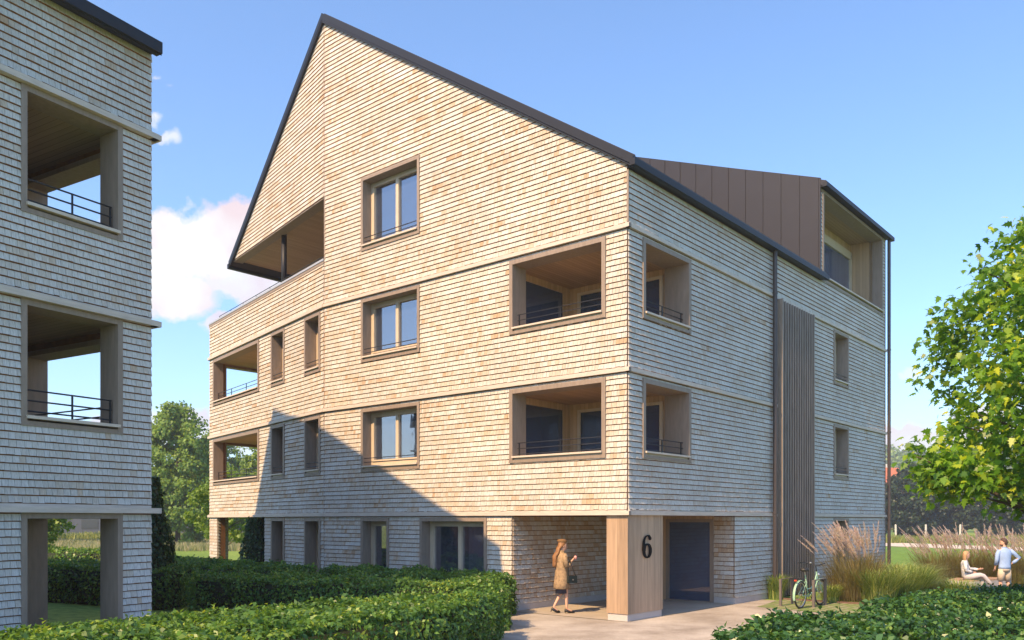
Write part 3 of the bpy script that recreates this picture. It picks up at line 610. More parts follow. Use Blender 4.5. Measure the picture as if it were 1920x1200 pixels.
def gravel_mat(name, c1, c2, sc=60, big=1.2):
    m, N, L, B = nodes(name); B.inputs['Roughness'].default_value = .9; B.inputs['Specular IOR Level'].default_value = .2
    g = N.new('ShaderNodeNewGeometry'); n = N.new('ShaderNodeTexNoise'); n.inputs['Scale'].default_value = sc; n.inputs['Detail'].default_value = 6; n.inputs['Roughness'].default_value = .75; L.new(g.outputs['Position'], n.inputs['Vector'])
    n2 = N.new('ShaderNodeTexNoise'); n2.inputs['Scale'].default_value = big; n2.inputs['Detail'].default_value = 7; n2.inputs['Roughness'].default_value = .65; L.new(g.outputs['Position'], n2.inputs['Vector'])
    ad = N.new('ShaderNodeMath'); ad.operation = 'ADD'; L.new(n.outputs[0], ad.inputs[0]); L.new(n2.outputs[0], ad.inputs[1])
    r = N.new('ShaderNodeValToRGB'); r.color_ramp.elements[0].position = .38*2; r.color_ramp.elements[1].position = .62*2 if False else 1.0
    hm = N.new('ShaderNodeMath'); hm.operation = 'MULTIPLY'; hm.inputs[1].default_value = .5; L.new(ad.outputs[0], hm.inputs[0])
    r.color_ramp.elements[0].position = .4; r.color_ramp.elements[1].position = .6; r.color_ramp.elements[0].color = (*c1, 1); r.color_ramp.elements[1].color = (*c2, 1)
    L.new(hm.outputs[0], r.inputs[0]); L.new(r.outputs[0], B.inputs['Base Color'])
    b = N.new('ShaderNodeBump'); b.inputs['Strength'].default_value = .4; b.inputs['Distance'].default_value = .01; L.new(n.outputs[0], b.inputs['Height']); L.new(b.outputs[0], B.inputs['Normal'])
    return m
M_PAVE = gravel_mat('sandy_paving', (.22, .19, .16), (.46, .425, .385), 45, .8)
M_PORCH = mat('porch_slab', (.36, .31, .25), .8, var=.12, scale=1.5, bump=.05)
pav = [rot2(0, -9, -3.6), rot2(0, -9, 7.5), rot2(0, 3.9, 7.5), rot2(0, 4.15, 3.3), rot2(0, 4.75, .75), rot2(0, 6.3, .4), rot2(0, 6.3, 0), rot2(0, 0, 0), rot2(0, 0, -3.6)]
pv = sheet('pavement', [rot2(0, -9, -3.6), rot2(0, -9, 7.5), rot2(0, 3.9, 7.5), rot2(0, 4.15, 3.3), rot2(0, 4.75, .75), rot2(0, 6.6, .42), rot2(0, 6.6, 0), rot2(0, 0, 0), rot2(0, 0, -3.6)], .004, M_PAVE)
sheet('porch_floor', [rot2(0, -.0, -3.17), rot2(0, .0, .0), rot2(0, 4.97, 0), rot2(0, 4.97, -3.17)], .012, M_PORCH)
def paver_mat():
    m, N, L, B = nodes('grass_pavers'); B.inputs['Roughness'].default_value = .9
    g = N.new('ShaderNodeNewGeometry'); mp = N.new('ShaderNodeMapping'); mp.inputs['Rotation'].default_value = (0, 0, -angR); L.new(g.outputs['Position'], mp.inputs[0])
    b = N.new('ShaderNodeTexBrick'); b.inputs['Scale'].default_value = 1; b.inputs['Brick Width'].default_value = .2; b.inputs['Row Height'].default_value = .2; b.inputs['Mortar Size'].default_value = .035; b.inputs['Mortar Smooth'].default_value = .4
    b.inputs['Color1'].default_value = (.30, .27, .20, 1); b.inputs['Color2'].default_value = (.24, .23, .15, 1); b.inputs['Mortar'].default_value = (.10, .15, .03, 1)
    n = N.new('ShaderNodeTexNoise'); n.inputs['Scale'].default_value = 3.5; n.inputs['Detail'].default_value = 7; L.new(g.outputs['Position'], n.inputs['Vector'])
    r = N.new('ShaderNodeValToRGB'); r.color_ramp.elements[0].position = .46; r.color_ramp.elements[1].position = .58; L.new(n.outputs[0], r.inputs[0])
    L.new(mp.outputs[0], b.inputs['Vector']); mx = N.new('ShaderNodeMix'); mx.data_type = 'RGBA'; L.new(r.outputs[0], mx.inputs[0]); L.new(b.outputs[0], mx.inputs[6]); mx.inputs[7].default_value = (.13, .19, .045, 1); L.new(mx.outputs[2], B.inputs['Base Color'])
    return m
sheet('grass_paving', [rot2(0, 4.4, 2.4), rot2(0, 3.9, 7.5), rot2(0, 6.95, 7.5), rot2(0, 6.95, .45), rot2(0, 4.7, .7)], .008, paver_mat())
M_SOIL = gravel_mat('planting_soil', (.05, .03, .02), (.12, .075, .05), 25, 4)
sheet('planting_bed', [rot2(0, 7.0, .02), rot2(0, 7.0, 9), rot2(0, 18, 9), rot2(0, 18, .02)], .01, M_SOIL)
eb = MB(); FO = Fr(C, dR, -dA); eb.box(FO, 6.96, 6.985, .45, 7.5, 0, .05); tag(eb.build('bed_edging', mat('rusty_edging', (.14, .08, .06), .7)), 'thin rusty steel edging strip between the grass paving and the planting bed', 'edging')
sheet('lawn', [(14, 31), (32, 77), (38.5, 65), (56, 51), (60, 40), (24, 24), (18, 22)], .006, mat('mown_lawn', (.12, .22, .035), .95, var=.3, scale=2.5, bump=.4, spec=.1))
sheet('gravel_path', [(-20, 84), (34.5, 78), (39, 66), (56, 52), (62, 57), (44.5, 74), (40, 92), (-20, 95)], .02, mat('pale_gravel', (.50, .45, .37), .95, var=.1, scale=1))

# ------------------------------------------------------------------ foliage
import numpy as np
def leafmesh(pos, nrm, size, tones, rng, droop=.35, aspect=.62, jit=.75):
    # one folded pointed leaf per point: 4 corners, two triangles
    n = len(pos); nrm = nrm+rng.normal(0, jit, (n, 3)); nrm /= np.linalg.norm(nrm, axis=1)[:, None]
    ax = rng.normal(0, 1, (n, 3)); ax[:, 2] -= droop*2; ax -= nrm*(ax*nrm).sum(1)[:, None]; ax /= np.linalg.norm(ax, axis=1)[:, None]
    sd = np.cross(nrm, ax); s = size[:, None]
    v = np.empty((n, 4, 3)); v[:, 0] = pos; v[:, 1] = pos+ax*s*.45+sd*s*aspect*.5+nrm*s*.1; v[:, 2] = pos+ax*s-nrm*s*.12; v[:, 3] = pos+ax*s*.45-sd*s*aspect*.5+nrm*s*.1
    return v.reshape(-1, 3)
def quads_object(name, v, k, mats, tones, parent=None, extra=None, smooth=False):
    me = bpy.data.meshes.new(name); n = len(v)//k
    if parent is None: off = np.array([(v[:, 0].min()+v[:, 0].max())/2, (v[:, 1].min()+v[:, 1].max())/2, v[:, 2].min()])
    else: off = np.array(ROOT[parent.name])
    ev, ef = (extra.v, extra.f) if extra else ([], [])
    nv = len(v)+len(ev); me.vertices.add(nv)
    allv = np.vstack([v, np.array(ev).reshape(-1, 3)])-off; me.vertices.foreach_set('co', allv.astype(np.float32).ravel())
    lt = [k]*n+[len(f) for f in ef]; li = list(range(n*k))+[i+len(v) for f in ef for i in f]
    me.loops.add(len(li)); me.loops.foreach_set('vertex_index', li); me.polygons.add(len(lt)); ls = np.concatenate([[0], np.cumsum(lt)[:-1]]); me.polygons.foreach_set('loop_start', ls.astype(np.int32)); me.polygons.foreach_set('loop_total', np.array(lt, np.int32))
    for m in mats: me.materials.append(m)
    me.polygons.foreach_set('material_index', [0]*n+[min(1, len(mats)-1)]*len(ef))
    a = me.attributes.new('tone', 'FLOAT', 'FACE'); a.data.foreach_set('value', np.concatenate([tones, np.full(len(ef), .1)]).astype(np.float32))
    me.update(calc_edges=True); me.validate()
    o = bpy.data.objects.new(name, me); S.collection.objects.link(o)
    if parent is None: o.location = off; ROOT[o.name] = Vector(off)
    else: o.parent = parent; ROOT[o.name] = Vector(off)
    return o
M_HL = leaf_mat('hedge_leaf', (.045, .12, .03), (.14, .28, .055), (.33, .44, .09), trans=.42, rough=.4, spec=.45)
M_HL2 = leaf_mat('creeper_leaf', (.018, .06, .022), (.075, .19, .045), (.19, .30, .05), trans=.35, rough=.33, spec=.55)
M_HD = mat('foliage_core', (.012, .02, .008), .95)  # near-black solid filling the inside of hedges and climbing shrubs
def lump(p, f, a, seed):
    return a*(np.sin(p[:, 0]*f+seed)*np.sin(p[:, 1]*f*1.13+seed*2)+.6*np.sin(p[:, 0]*f*2.3+p[:, 2]*f*2+seed)+.5*np.sin(p[:, 1]*f*3.1-p[:, 2]*f*1.7+seed*3))
def hedge(poly, h, dens, size, label, seed, name='hedge', mat_=None, rnd=.22):
    rng = np.random.default_rng(seed); poly = np.array(poly, float); n = len(poly); zb = 0
    area2 = sum(poly[i][0]*poly[(i+1) % n][1]-poly[(i+1) % n][0]*poly[i][1] for i in range(n))
    if area2 < 0: poly = poly[::-1]
    P = []; Nn = []
    for i in range(n):
        a, b = poly[i], poly[(i+1) % n]; L_ = np.linalg.norm(b-a); m = int(L_*h*dens*.9); t = rng.random(m); q = a+(b-a)*t[:, None]; z = rng.random(m)**.8*h
        nn = np.array([(b-a)[1], -(b-a)[0]])/L_
        inset = rnd*(np.clip((z-(h-rnd))/rnd, 0, 1)**2)
        q = q-nn*inset[:, None]; P.append(np.column_stack([q, z])); up = np.clip((z-(h-rnd))/rnd, 0, 1)*.9+.25; Nn.append(np.column_stack([np.tile(nn, (m, 1)), up]))
    lo, hi = poly.min(0), poly.max(0); A = abs(area2)/2; m = int(A*dens*(np.prod(hi-lo)/A)); q = lo+(hi-lo)*rng.random((m, 2))
    ins = np.ones(len(q), bool)
    for i in range(n):
        a, b = poly[i], poly[(i+1) % n]; ins &= ((b[0]-a[0])*(q[:, 1]-a[1])-(b[1]-a[1])*(q[:, 0]-a[0]))/np.linalg.norm(b-a) > .03
    q = q[ins]; P.append(np.column_stack([q, np.full(len(q), h)])); Nn.append(np.tile([0, 0, 1.], (len(q), 1)))
    P = np.vstack(P); Nn = np.vstack(Nn); Nn /= np.linalg.norm(Nn, axis=1)[:, None]
    P = P+Nn*(lump(P, 2.1, .05, seed)+lump(P, 6.5, .025, seed+1)+rng.normal(0, .025, len(P)))[:, None]
    st = rng.random(len(P)) < .03; P[st] += Nn[st]*rng.random(st.sum())[:, None]*.10     # stray shoots
    tones = np.clip(rng.beta(1.5, 1.9, len(P))+.16*np.sin(P[:, 0]*3+seed)*np.sin(P[:, 1]*2.6)+.14*np.sin(P[:, 0]*9+P[:, 1]*7+seed), 0, 1)
    sz = size*rng.uniform(.6, 1.25, len(P))
    v = leafmesh(P, Nn, sz, tones, rng); v[:, 2] = np.maximum(v[:, 2], .01)
    ctr = poly.mean(0); core = MB(); ip = [tuple(p+(ctr-p)/np.linalg.norm(ctr-p)*.16) for p in poly]
    core.add([(x, y, 0) for x, y in ip]+[(x, y, h-.1) for x, y in ip], [tuple(range(n))[::-1], tuple(range(n, 2*n))]+[(i, (i+1) % n, (i+1) % n+n, i+n) for i in range(n)])
    return tag(quads_object(name, v, 4, [mat_ or M_HL, M_HD], tones, None, core), label, 'hedge', 'clipped hedges around the courtyard')
hedge([(-7.5, 7.6), (-5.3, 10.5), (-4.3, 11.9), (-2.6, 13.2), (-.95, 15.0), (-.28, 15.5), (-.22, 14.4), (-.9, 12.2), (-4.2, 7.0)], .85, 1150, .08, 'leafy green hedge in the foreground, running from the bottom left corner towards the courtyard', 1)
hedge([(-7.3, 20.4), (-2.7, 18.3), (-.15, 17.3), (-.05, 16.2), (-.9, 15.9), (-3.0, 16.6), (-7.2, 18.9)], .87, 950, .08, 'shaded hedge just behind the foreground hedge, middle of the courtyard', 2)
hedge([(-4.9, 22.9), (-.1, 19.6), (.1, 18.9), (-.4, 18.3), (-5.0, 21.6)], .86, 850, .08, 'hedge running right along the foot of the large gable wall', 3)
hedge([(-11.0, 28.6), (-5.2, 22.6), (-6.0, 21.4), (-11.8, 26.6)], .86, 650, .09, 'shaded hedge before the narrow doors at the left end of the large house', 4)
hedge([(-14.5, 25.4), (-7.9, 21.6), (-8.1, 19.9), (-15.2, 23.6)], .95, 650, .09, 'dark hedge seen through the passage and right of the left house', 5)
hedge([(-22, 36), (-13.2, 33), (-13.0, 31.6), (-22, 34)], .95, 260, .12, 'farther sunlit hedge seen through the passage of the left house', 6)
hedge([(2.15, 9.1), (2.95, 10.6), (4.15, 11.75), (4.85, 11.0), (3.6, 7.5), (1.9, 7.5)], .84, 1100, .088, 'low rounded hedge at the bottom edge in front of the sandy paving', 7, mat_=M_HL2)
hedge([(4.75, 10.8), (5.1, 12.5), (6.0, 13.7), (8.0, 15.1), (10.0, 15.9), (12.3, 15.9), (8, 9.5), (4.6, 8.2)], .85, 1000, .085, 'broad leafy hedge filling the bottom right corner', 8, mat_=M_HL2)

def blades(name, c, n, h, r, w, mat_, label, cat, seed, lean=1.0, tone=(.2, .8), group=None, parent=None, hmin=.55, wind=(0, 0), top=None):
    rng = np.random.default_rng(seed); a = rng.random(n)*2*np.pi; rr = np.sqrt(rng.random(n))*r*.45
    b = np.column_stack([c[0]+rr*np.cos(a), c[1]+rr*np.sin(a), np.full(n, c[2])]); hh = h*rng.uniform(hmin, 1, n)
    out = rng.uniform(.15, 1, n)*r*lean; aa = a+rng.normal(0, .5, n); dx = np.column_stack([np.cos(aa)*out+wind[0], np.sin(aa)*out+wind[1], np.zeros(n)])
    sd = np.column_stack([-np.sin(aa), np.cos(aa), np.zeros(n)])*w*rng.uniform(.6, 1.3, n)[:, None]*.5
    fac = [(0, 0), (.28, .5), (.65, .85), (1.0, 1.0 if top else .92)]; pts = []
    for u, zf in fac: pts.append(b+dx*(u**1.6)+np.column_stack([np.zeros(n), np.zeros(n), hh*zf]))
    k = [1, .9, .6, .08]; Q = []
    for i in range(3): Q.append(np.stack([pts[i]-sd*k[i], pts[i]+sd*k[i], pts[i+1]+sd*k[i+1], pts[i+1]-sd*k[i+1]], 1))
    v = np.concatenate(Q, 1).reshape(-1, 3); tn = np.repeat(rng.uniform(tone[0], tone[1], n), 3)
    o = quads_object(name, v, 4, [mat_], tn, parent)
    if label: tag(o, label, cat, group)
    return o, pts
M_GR = leaf_mat('fountain_grass_blade', (.10, .17, .035), (.25, .33, .08), (.46, .46, .18), trans=.3, rough=.5)
M_RUS = leaf_mat('rusty_grass_blade', (.17, .11, .045), (.27, .24, .10), (.24, .33, .11), trans=.35, rough=.6)
M_PLU = leaf_mat('feathery_plume', (.48, .40, .50), (.68, .60, .74), (.80, .76, .86), trans=.5, rough=.8, spec=.1)
def plume_grass(c, h, r, seed, label, n1=1300, npl=75, wind=(-.25, 0)):
    root = empty('plume_grass', c, label, 'ornamental grass', 'tall feathery grasses in the planting bed')
    blades('foliage', c, int(n1*.8), h*.72, r*1.25, .010, M_RUS, None, None, seed, parent=root, wind=(wind[0]*.5, 0), hmin=.35)
    blades('stem', c, npl*3, h*.64, r*.6, .005, M_RUS, None, None, seed+5, parent=root, hmin=.7, wind=wind)
    rng = np.random.default_rng(seed+9); V = []; T = []
    for i in range(npl):
        a = rng.random()*6.283; q = rng.random()**.6; bx = np.array([c[0]+math.cos(a)*r*q*.75+wind[0]*.8, c[1]+math.sin(a)*r*q*.75, c[2]+h*rng.uniform(.50, .78)])
        L_ = rng.uniform(.36, .62); dr_ = np.array([math.cos(a)*q*.55+wind[0]*1.7+rng.normal(0, .12), math.sin(a)*q*.45, 1.]); dr_ /= np.linalg.norm(dr_)
        for j in range(110):
            u = rng.random(); p = bx+dr_*L_*u+np.array([wind[0]*.12*u*u, 0, -.02*u*u]); rad = .046*math.sin(math.pi*min(1, u*.9+.1))**.7
            an = rng.random()*6.283; s = np.array([math.cos(an), math.sin(an), .2])*rad*rng.uniform(.5, 1.2); t = dr_*.05
            wv = np.array([-math.sin(an), math.cos(an), 0])*.006
            V += [p-wv, p+wv, p+s+t+wv*.6, p+s+t-wv*.6]; T.append(rng.random())
    quads_object('plumes', np.array(V), 4, [M_PLU], np.array(T), root)
    return root
def P2(u, v, z=0): Y = (2.13-z)*1585/(v-975.5); return ((u-960)/1585*Y, Y, z)
plume_grass((9.15, 22.6, .0), 2.15, 1.1, 1, 'tall rusty grass with pink plumes beside the side wall, behind the bicycle', 1300, 60)
plume_grass((9.75, 23.3, .0), 2.0, .6, 2, 'paler plume grass close to the wall, right of the one behind the bicycle', 900, 50)
for i, (x, y, h, r, s_) in enumerate([(14.5, 28.6, 2.25, 1.1, 3), (15.6, 28.8, 2.3, 1.15, 4), (16.7, 28.6, 2.25, 1.1, 5), (17.8, 28.8, 2.2, 1.1, 6)]):
    plume_grass((x, y, -.26), h, r, 10+s_, ['plume grass left of the seated woman', 'plume grass right behind the seated woman', 'plume grass behind the standing man', 'plume grass at the right edge, beyond the standing man'][i], 1900, 58)
mounds = [(7.15, 22.9, .72, .42), (8.25, 21.9, .5, .4), (9.5, 21.9, .95, .8), (10.35, 22.6, .8, .7), (10.9, 23.4, 1.1, 1.0), (11.75, 24.5, 1.05, .8), (12.05, 22.9, .7, .7), (11.6, 25.6, 1.15, 1.0), (16.9, 26.6, .7, .8), (18.2, 27.4, .8, .8), (12.7, 27.3, 1.0, .9)]
labs = ['small grass tuft between the screen and the bicycle', 'low grass tuft at the foot of the rusty plume grass', 'arching green grass mound in front of the plume grass by the wall', 'lower grass mound at the front of the bed, middle of the group', 'large arching green grass mound in the middle of the bed', 'large grass mound left of the bench end', 'small grass mound in front of the bench end', 'grass mound at the back of the bed near the lawn', 'green grass mound right of the standing man', 'grass mound at the right edge behind the hedge', 'grass mound between the bench and the lawn']
for i, (x, y, h, r) in enumerate(mounds):
    blades('grass_mound', (x, y, gz(x, y)), int(1300*max(.4, r)), h*1.08, r*1.1, .015, M_GR, labs[i], 'ornamental grass', 40+i, lean=1.15, tone=(0, 1), group='green grass mounds in the planting bed', hmin=.5)
# lawn blades near the house corner, tall meadow grass in the distance
def strip_grass(name, x0, x1, y0, y1, n, h, w, mt, seed, label, tone=(.2, .9)):
    rng = np.random.default_rng(seed); x = rng.uniform(x0, x1, n); y = rng.uniform(y0, y1, n); hh = h*rng.uniform(.5, 1, n)*(1+.25*np.sin(x*.7)*np.sin(y*.5)); a = rng.random(n)*6.283
    z = np.array([gz(p, q) for p, q in zip(x, y)]); s = np.column_stack([np.cos(a), np.sin(a), np.zeros(n)])*w/2; b = np.column_stack([x, y, z]); t = b+np.column_stack([rng.normal(0, .2, n)*hh, rng.normal(0, .2, n)*hh, hh])
    v = np.stack([b-s, b+s, t+s*.3, t-s*.3], 1).reshape(-1, 3); o = quads_object(name, v, 4, [mt], rng.uniform(*tone, n)); return tag(o, label, 'grass', kind='stuff')
M_MEA = leaf_mat('meadow_blade', (.10, .15, .03), (.22, .25, .06), (.35, .33, .12), trans=.3)
M_MEP = leaf_mat('meadow_seedhead', (.14, .19, .06), (.30, .29, .17), (.46, .36, .33), trans=.3)
strip_grass('meadow_grass', -62, -14, 58, 84, 30000, .42, .07, M_MEP, 1, 'tall pinkish seeding meadow grass beyond the houses')
strip_grass('meadow_grass', -75, -10, 86, 105, 16000, .7, .16, M_MEA, 2, 'yellow green meadow grass at the far edge of the field')
strip_grass('meadow_grass', 36, 85, 88, 96, 9000, .8, .14, M_MEA, 3, 'rough grass along the fence beyond the gravel path')
strip_grass('lawn_grass', 11, 26, 24.5, 42, 20000, .10, .035, M_MEA, 4, 'short lawn grass beyond the planting bed', (.0, .5))

# ------------------------------------------------------------------ trees
M_BARK = mat('bark', (.075, .055, .042), .9, var=.35, scale=8, stretch=(1, 1, .3), bump=.5)
def limb_tree(mb, base, h, r, n, rng, spread):
    top = (base[0]+rng.uniform(-.1, .1)*h*.3, base[1], base[2]+h*.8)
    mid = (base[0]+rng.uniform(-.02, .02)*h, base[1]+rng.uniform(-.02, .02)*h, base[2]+h*.4)
    mb.tube([base, mid, top], [r, r*.7, r*.15], 9)
    for i in range(n):
        u = rng.uniform(.25, .85); a = rng.uniform(0, 6.283); s = (base[0]+(mid[0]-base[0])*u, base[1]+(mid[1]-base[1])*u, base[2]+h*.8*u); L_ = spread*(1-.6*u)*rng.uniform(.6, 1)
        m = (s[0]+math.cos(a)*L_*.5, s[1]+math.sin(a)*L_*.5, s[2]+L_*.35); e = (s[0]+math.cos(a)*L_, s[1]+math.sin(a)*L_, s[2]+L_*.6)
        mb.tube([s, m, e], [r*.35*(1-u*.5), r*.2, r*.05], 6)
def crown(rng, c, rx, ry, rz, ncl, per, size, kind='round', droop=.3):
    P = []; Nn = []; T = []
    for i in range(ncl):
        while True:
            q = rng.uniform(-1, 1, 3); d = np.linalg.norm(q)
            if d < 1 and d > rng.random()*.75: break
        if kind == 'cone': k = (q[2]+1)/2; q[:2] *= (1.05-k)*.95
        if kind == 'egg': q[:2] *= 1-.25*q[2]
        cc = np.array(c)+q*np.array([rx, ry, rz]); r = min(rx, rz)*rng.uniform(.13, .28)
        d = rng.normal(0, 1, (per, 3)); d /= np.linalg.norm(d, axis=1)[:, None]; d[:, 2] = d[:, 2]*.7
        P.append(cc+d*r*rng.uniform(.4, 1.1, (per, 1))); Nn.append(d+np.array([0, 0, .5])); T.append(np.clip(rng.beta(2, 2, per)*.7+rng.uniform(-.1, .3), 0, 1))
    P = np.vstack(P); Nn = np.vstack(Nn); T = np.concatenate(T); Nn /= np.linalg.norm(Nn, axis=1)[:, None]
    return P, Nn, T
def tree(name, loc, h, rx, label, seed, mt, kind='egg', ncl=110, per=60, size=.3, trunk=.22, low=.12, group='trees beyond the meadow'):
    rng = np.random.default_rng(seed); root = empty(name, loc, label, 'tree', group)
    P, Nn, T = crown(rng, (loc[0], loc[1], loc[2]+h*(low+(1-low)/2)), rx, rx, h*(1-low)/2, ncl, per, size, kind)
    v = leafmesh(P, Nn, size*rng.uniform(.6, 1.3, len(P)), T, rng, .2, .8); v[:, 2] = np.maximum(v[:, 2], loc[2]+.05)
    quads_object('crown', v, 4, [mt], T, root)
    mb = MB(); r2 = random.Random(seed); limb_tree(mb, loc, h, trunk, 9, r2, rx*.9); mb.build('trunk', M_BARK, root)
    return root
M_T1 = leaf_mat('broadleaf_foliage', (.09, .18, .04), (.22, .34, .07), (.36, .46, .11), trans=.4)
M_T2 = leaf_mat('dark_foliage', (.010, .024, .012), (.028, .052, .02), (.06, .09, .03), trans=.12)
M_T3 = leaf_mat('ivy_foliage', (.014, .045, .018), (.045, .105, .035), (.08, .16, .05), trans=.25, rough=.35)
t1 = tree('broadleaf_tree', (-28.5, 72, 0), 12.4, 3.3, 'big rounded light green tree between the two houses', 1, M_T1, low=-.12, ncl=240, per=110, size=.30)
for (x, y, h, sx, lab) in [(-30.5, 88, 12, .9, 'tree behind and left of the big rounded tree'), (-27.3, 92, 7.0, .8, 'smaller tree against the left end of the large house'), (-29, 100, 10.5, 1.0, 'tree seen through the lower left loggia of the large house'),
                           (-22.5, 80, 10.9, 1.1, 'rounded tree filling the lower left loggia of the large house'), (-45, 78, 11.4, .95, 'tree top above the railing of the left house'), (-52, 84, 9, 1.0, 'tree at the far left behind the left house')]:
    copy_tree(t1, (x, y, 0), rz=x, sc=(sx*h/12.4, sx*h/12.4, h/12.4), label=lab)
def ivy(loc, h, r0, r1, label, seed, dens=900):
    rng = np.random.default_rng(seed); n = int(dens*h*r0*3); z = rng.random(n)*h; a = rng.random(n)*6.283; rr = (r0+(r1-r0)*(z/h))*(1+.12*np.sin(a*3+z*4)+rng.normal(0, .07, n))
    P = np.column_stack([loc[0]+rr*np.cos(a), loc[1]+rr*np.sin(a), loc[2]+z]); Nn = np.column_stack([np.cos(a), np.sin(a), np.full(n, .35)]); T = rng.beta(2, 2.5, n)
    v = leafmesh(P, Nn, .11*rng.uniform(.6, 1.3, n), T, rng, .8); core = MB(); core.tube([loc, (loc[0], loc[1], loc[2]+h*.96)], [r0*.8, r1*.7], 12)
    return tag(quads_object('climbing_shrub', v, 4, [M_T3, M_HD], T, None, core), label, 'shrub', 'dark evergreen climbing shrubs')
ivy((-9.25, 21.3, 0), 3.25, .85, .25, 'dark conical evergreen shrub behind the corner of the left house', 3)
ivy((-8.62, 28.6, 0), 2.25, .62, .28, 'dark evergreen shrub growing up to the ledge by the passage of the large house', 4)
tree('small_tree', (-19.6, 34.5, 0), 4.2, 1.3, 'small dark leafy tree with visible trunk seen through the passage of the left house', 31, M_T1, ncl=70, per=60, size=.16, trunk=.12, low=.2, group='trees beyond the hedges')
tree('small_tree', (-13.2, 39.0, 0), 4.4, 1.6, 'small overhanging tree seen through the ground passage of the large house', 32, M_T1, ncl=80, per=60, size=.16, trunk=.1, low=.25, group='trees beyond the hedges')
# dark wood edge on the right: individual trees
wa = tree('dark_tree', (56, 118, -.26), 10.5, 4.0, 'dark evergreen tree at the left end of the row behind the fence', 41, M_T2, kind='egg', ncl=190, per=110, size=.42, low=.0)
wb = tree('dark_conifer', (62, 120, -.26), 11.5, 3.4, 'dark pointed conifer, second in the row behind the fence', 42, M_T2, kind='cone', ncl=190, per=110, size=.40, low=.0)
ord_ = ['third', 'fourth', 'fifth', 'sixth', 'seventh', 'eighth', 'ninth', 'tenth', 'eleventh', 'twelfth']
for i in range(10):
    src = (wa, wb)[i % 2]; k = (1.0, .85, 1.1, .95, 1.05)[i % 5]
    copy_tree(src, (67+i*4.6, 117+((i*7) % 5), -.26), rz=i*1.3, sc=(k, k, (.86, .95, 1.05, .9, 1.0)[(i*3) % 5]), label=f'dark {"broad" if i % 2 == 0 else "pointed"} tree, {ord_[i]} from the left in the row behind the fence')
copy_tree(wa, (50.5, 119, -.26), rz=2, sc=(.9, .9, .75), label='lowest dark tree, half hidden by the right corner of the large house')

# big maple with lobed leaves
M_MAP = leaf_mat('maple_leaf', (.045, .13, .014), (.18, .35, .028), (.56, .62, .05), trans=.55, rough=.38, spec=.45)
def maple():
    rng = np.random.default_rng(77); bx, by = 8.75, 13.6
    root = empty('maple_tree', (bx, by, 0), 'bright green maple tree with large lobed leaves at the right edge', 'tree')
    cl = []
    while len(cl) < 430:
        q = rng.uniform(-1, 1, 3); d = np.linalg.norm(q)
        if d > 1 or d < rng.random()*.8: continue
        k = 1-.35*q[2]**2
        cl.append((bx-.05+q[0]*1.85*k, by+q[1]*1.85*k, 4.55+q[2]*2.6))
    for i in range(26): cl.append((bx-1.85+rng.uniform(-.3, .5), by-.1+rng.uniform(-.4, .4), 3.0+rng.uniform(-.33, .28)))
    for i in range(14): cl.append((bx-1.5+rng.uniform(-.4, .3), by+rng.uniform(-.3, .3), 2.75+rng.uniform(-.2, .3)))
    lobes = [(0, -.05), (.16, -.10), (.40, -.05), (.26, .12), (.52, .30), (.30, .34), (.22, .46), (.34, .62), (.16, .62), (0, 1.0)]
    out = [(x, y) for x, y in lobes]+[(-x, y) for x, y in lobes[-2:0:-1]]
    out = np.array(out); k = len(out); V = []; T = []
    for c in cl:
        m = rng.integers(28, 44); bt = rng.uniform(-.15, .25)
        for j in range(m):
            p = np.array(c)+rng.normal(0, .15, 3); s = rng.uniform(.08, .15)
            n = np.array([rng.normal(-.15, .5), rng.normal(-.15, .5), rng.uniform(.2, 1.0)]); n /= np.linalg.norm(n)
            ax = np.array([p[0]-bx, p[1]-by, 0])*.35+rng.normal(0, .6, 3)+np.array([0, 0, -.55]); ax -= n*ax.dot(n); ax /= np.linalg.norm(ax); sd = np.cross(n, ax)
            bend = -.35*(out[:, 1]**2)-.25*np.abs(out[:, 0])
            V.append(p+ax*(out[:, 1:2]*s)+sd*(out[:, 0:1]*s)+n*(bend[:, None]*s)); T.append(np.clip(rng.beta(2, 2.2)+bt, 0, 1))
    quads_object('crown', np.vstack(V), k, [M_MAP], np.array(T), root)
    mb = MB(); mb.tube([(bx, by, 0), (bx-.05, by, 2), (bx+.03, by, 4), (bx, by, 6.6)], [.16, .13, .09, .03], 12)
    r2 = random.Random(5)
    for i in range(26):
        z = r2.uniform(1.9, 5.6); a = r2.uniform(0, 6.283); L_ = r2.uniform(1.0, 1.7)*(1-.08*abs(z-4)); s = (bx, by, z)
        mb.tube([s, (bx+math.cos(a)*L_*.5, by+math.sin(a)*L_*.5, z+L_*.28), (bx+math.cos(a)*L_, by+math.sin(a)*L_, z+L_*.42)], [.04, .025, .008], 6)
    mb.tube([(bx, by, 2.1), (bx-1.0, by-.05, 2.55), (bx-1.7, by-.1, 2.9), (bx-2.3, by-.1, 3.15)], [.045, .032, .02, .008], 7)
    mb.build('trunk', M_BARK, root)
maple()

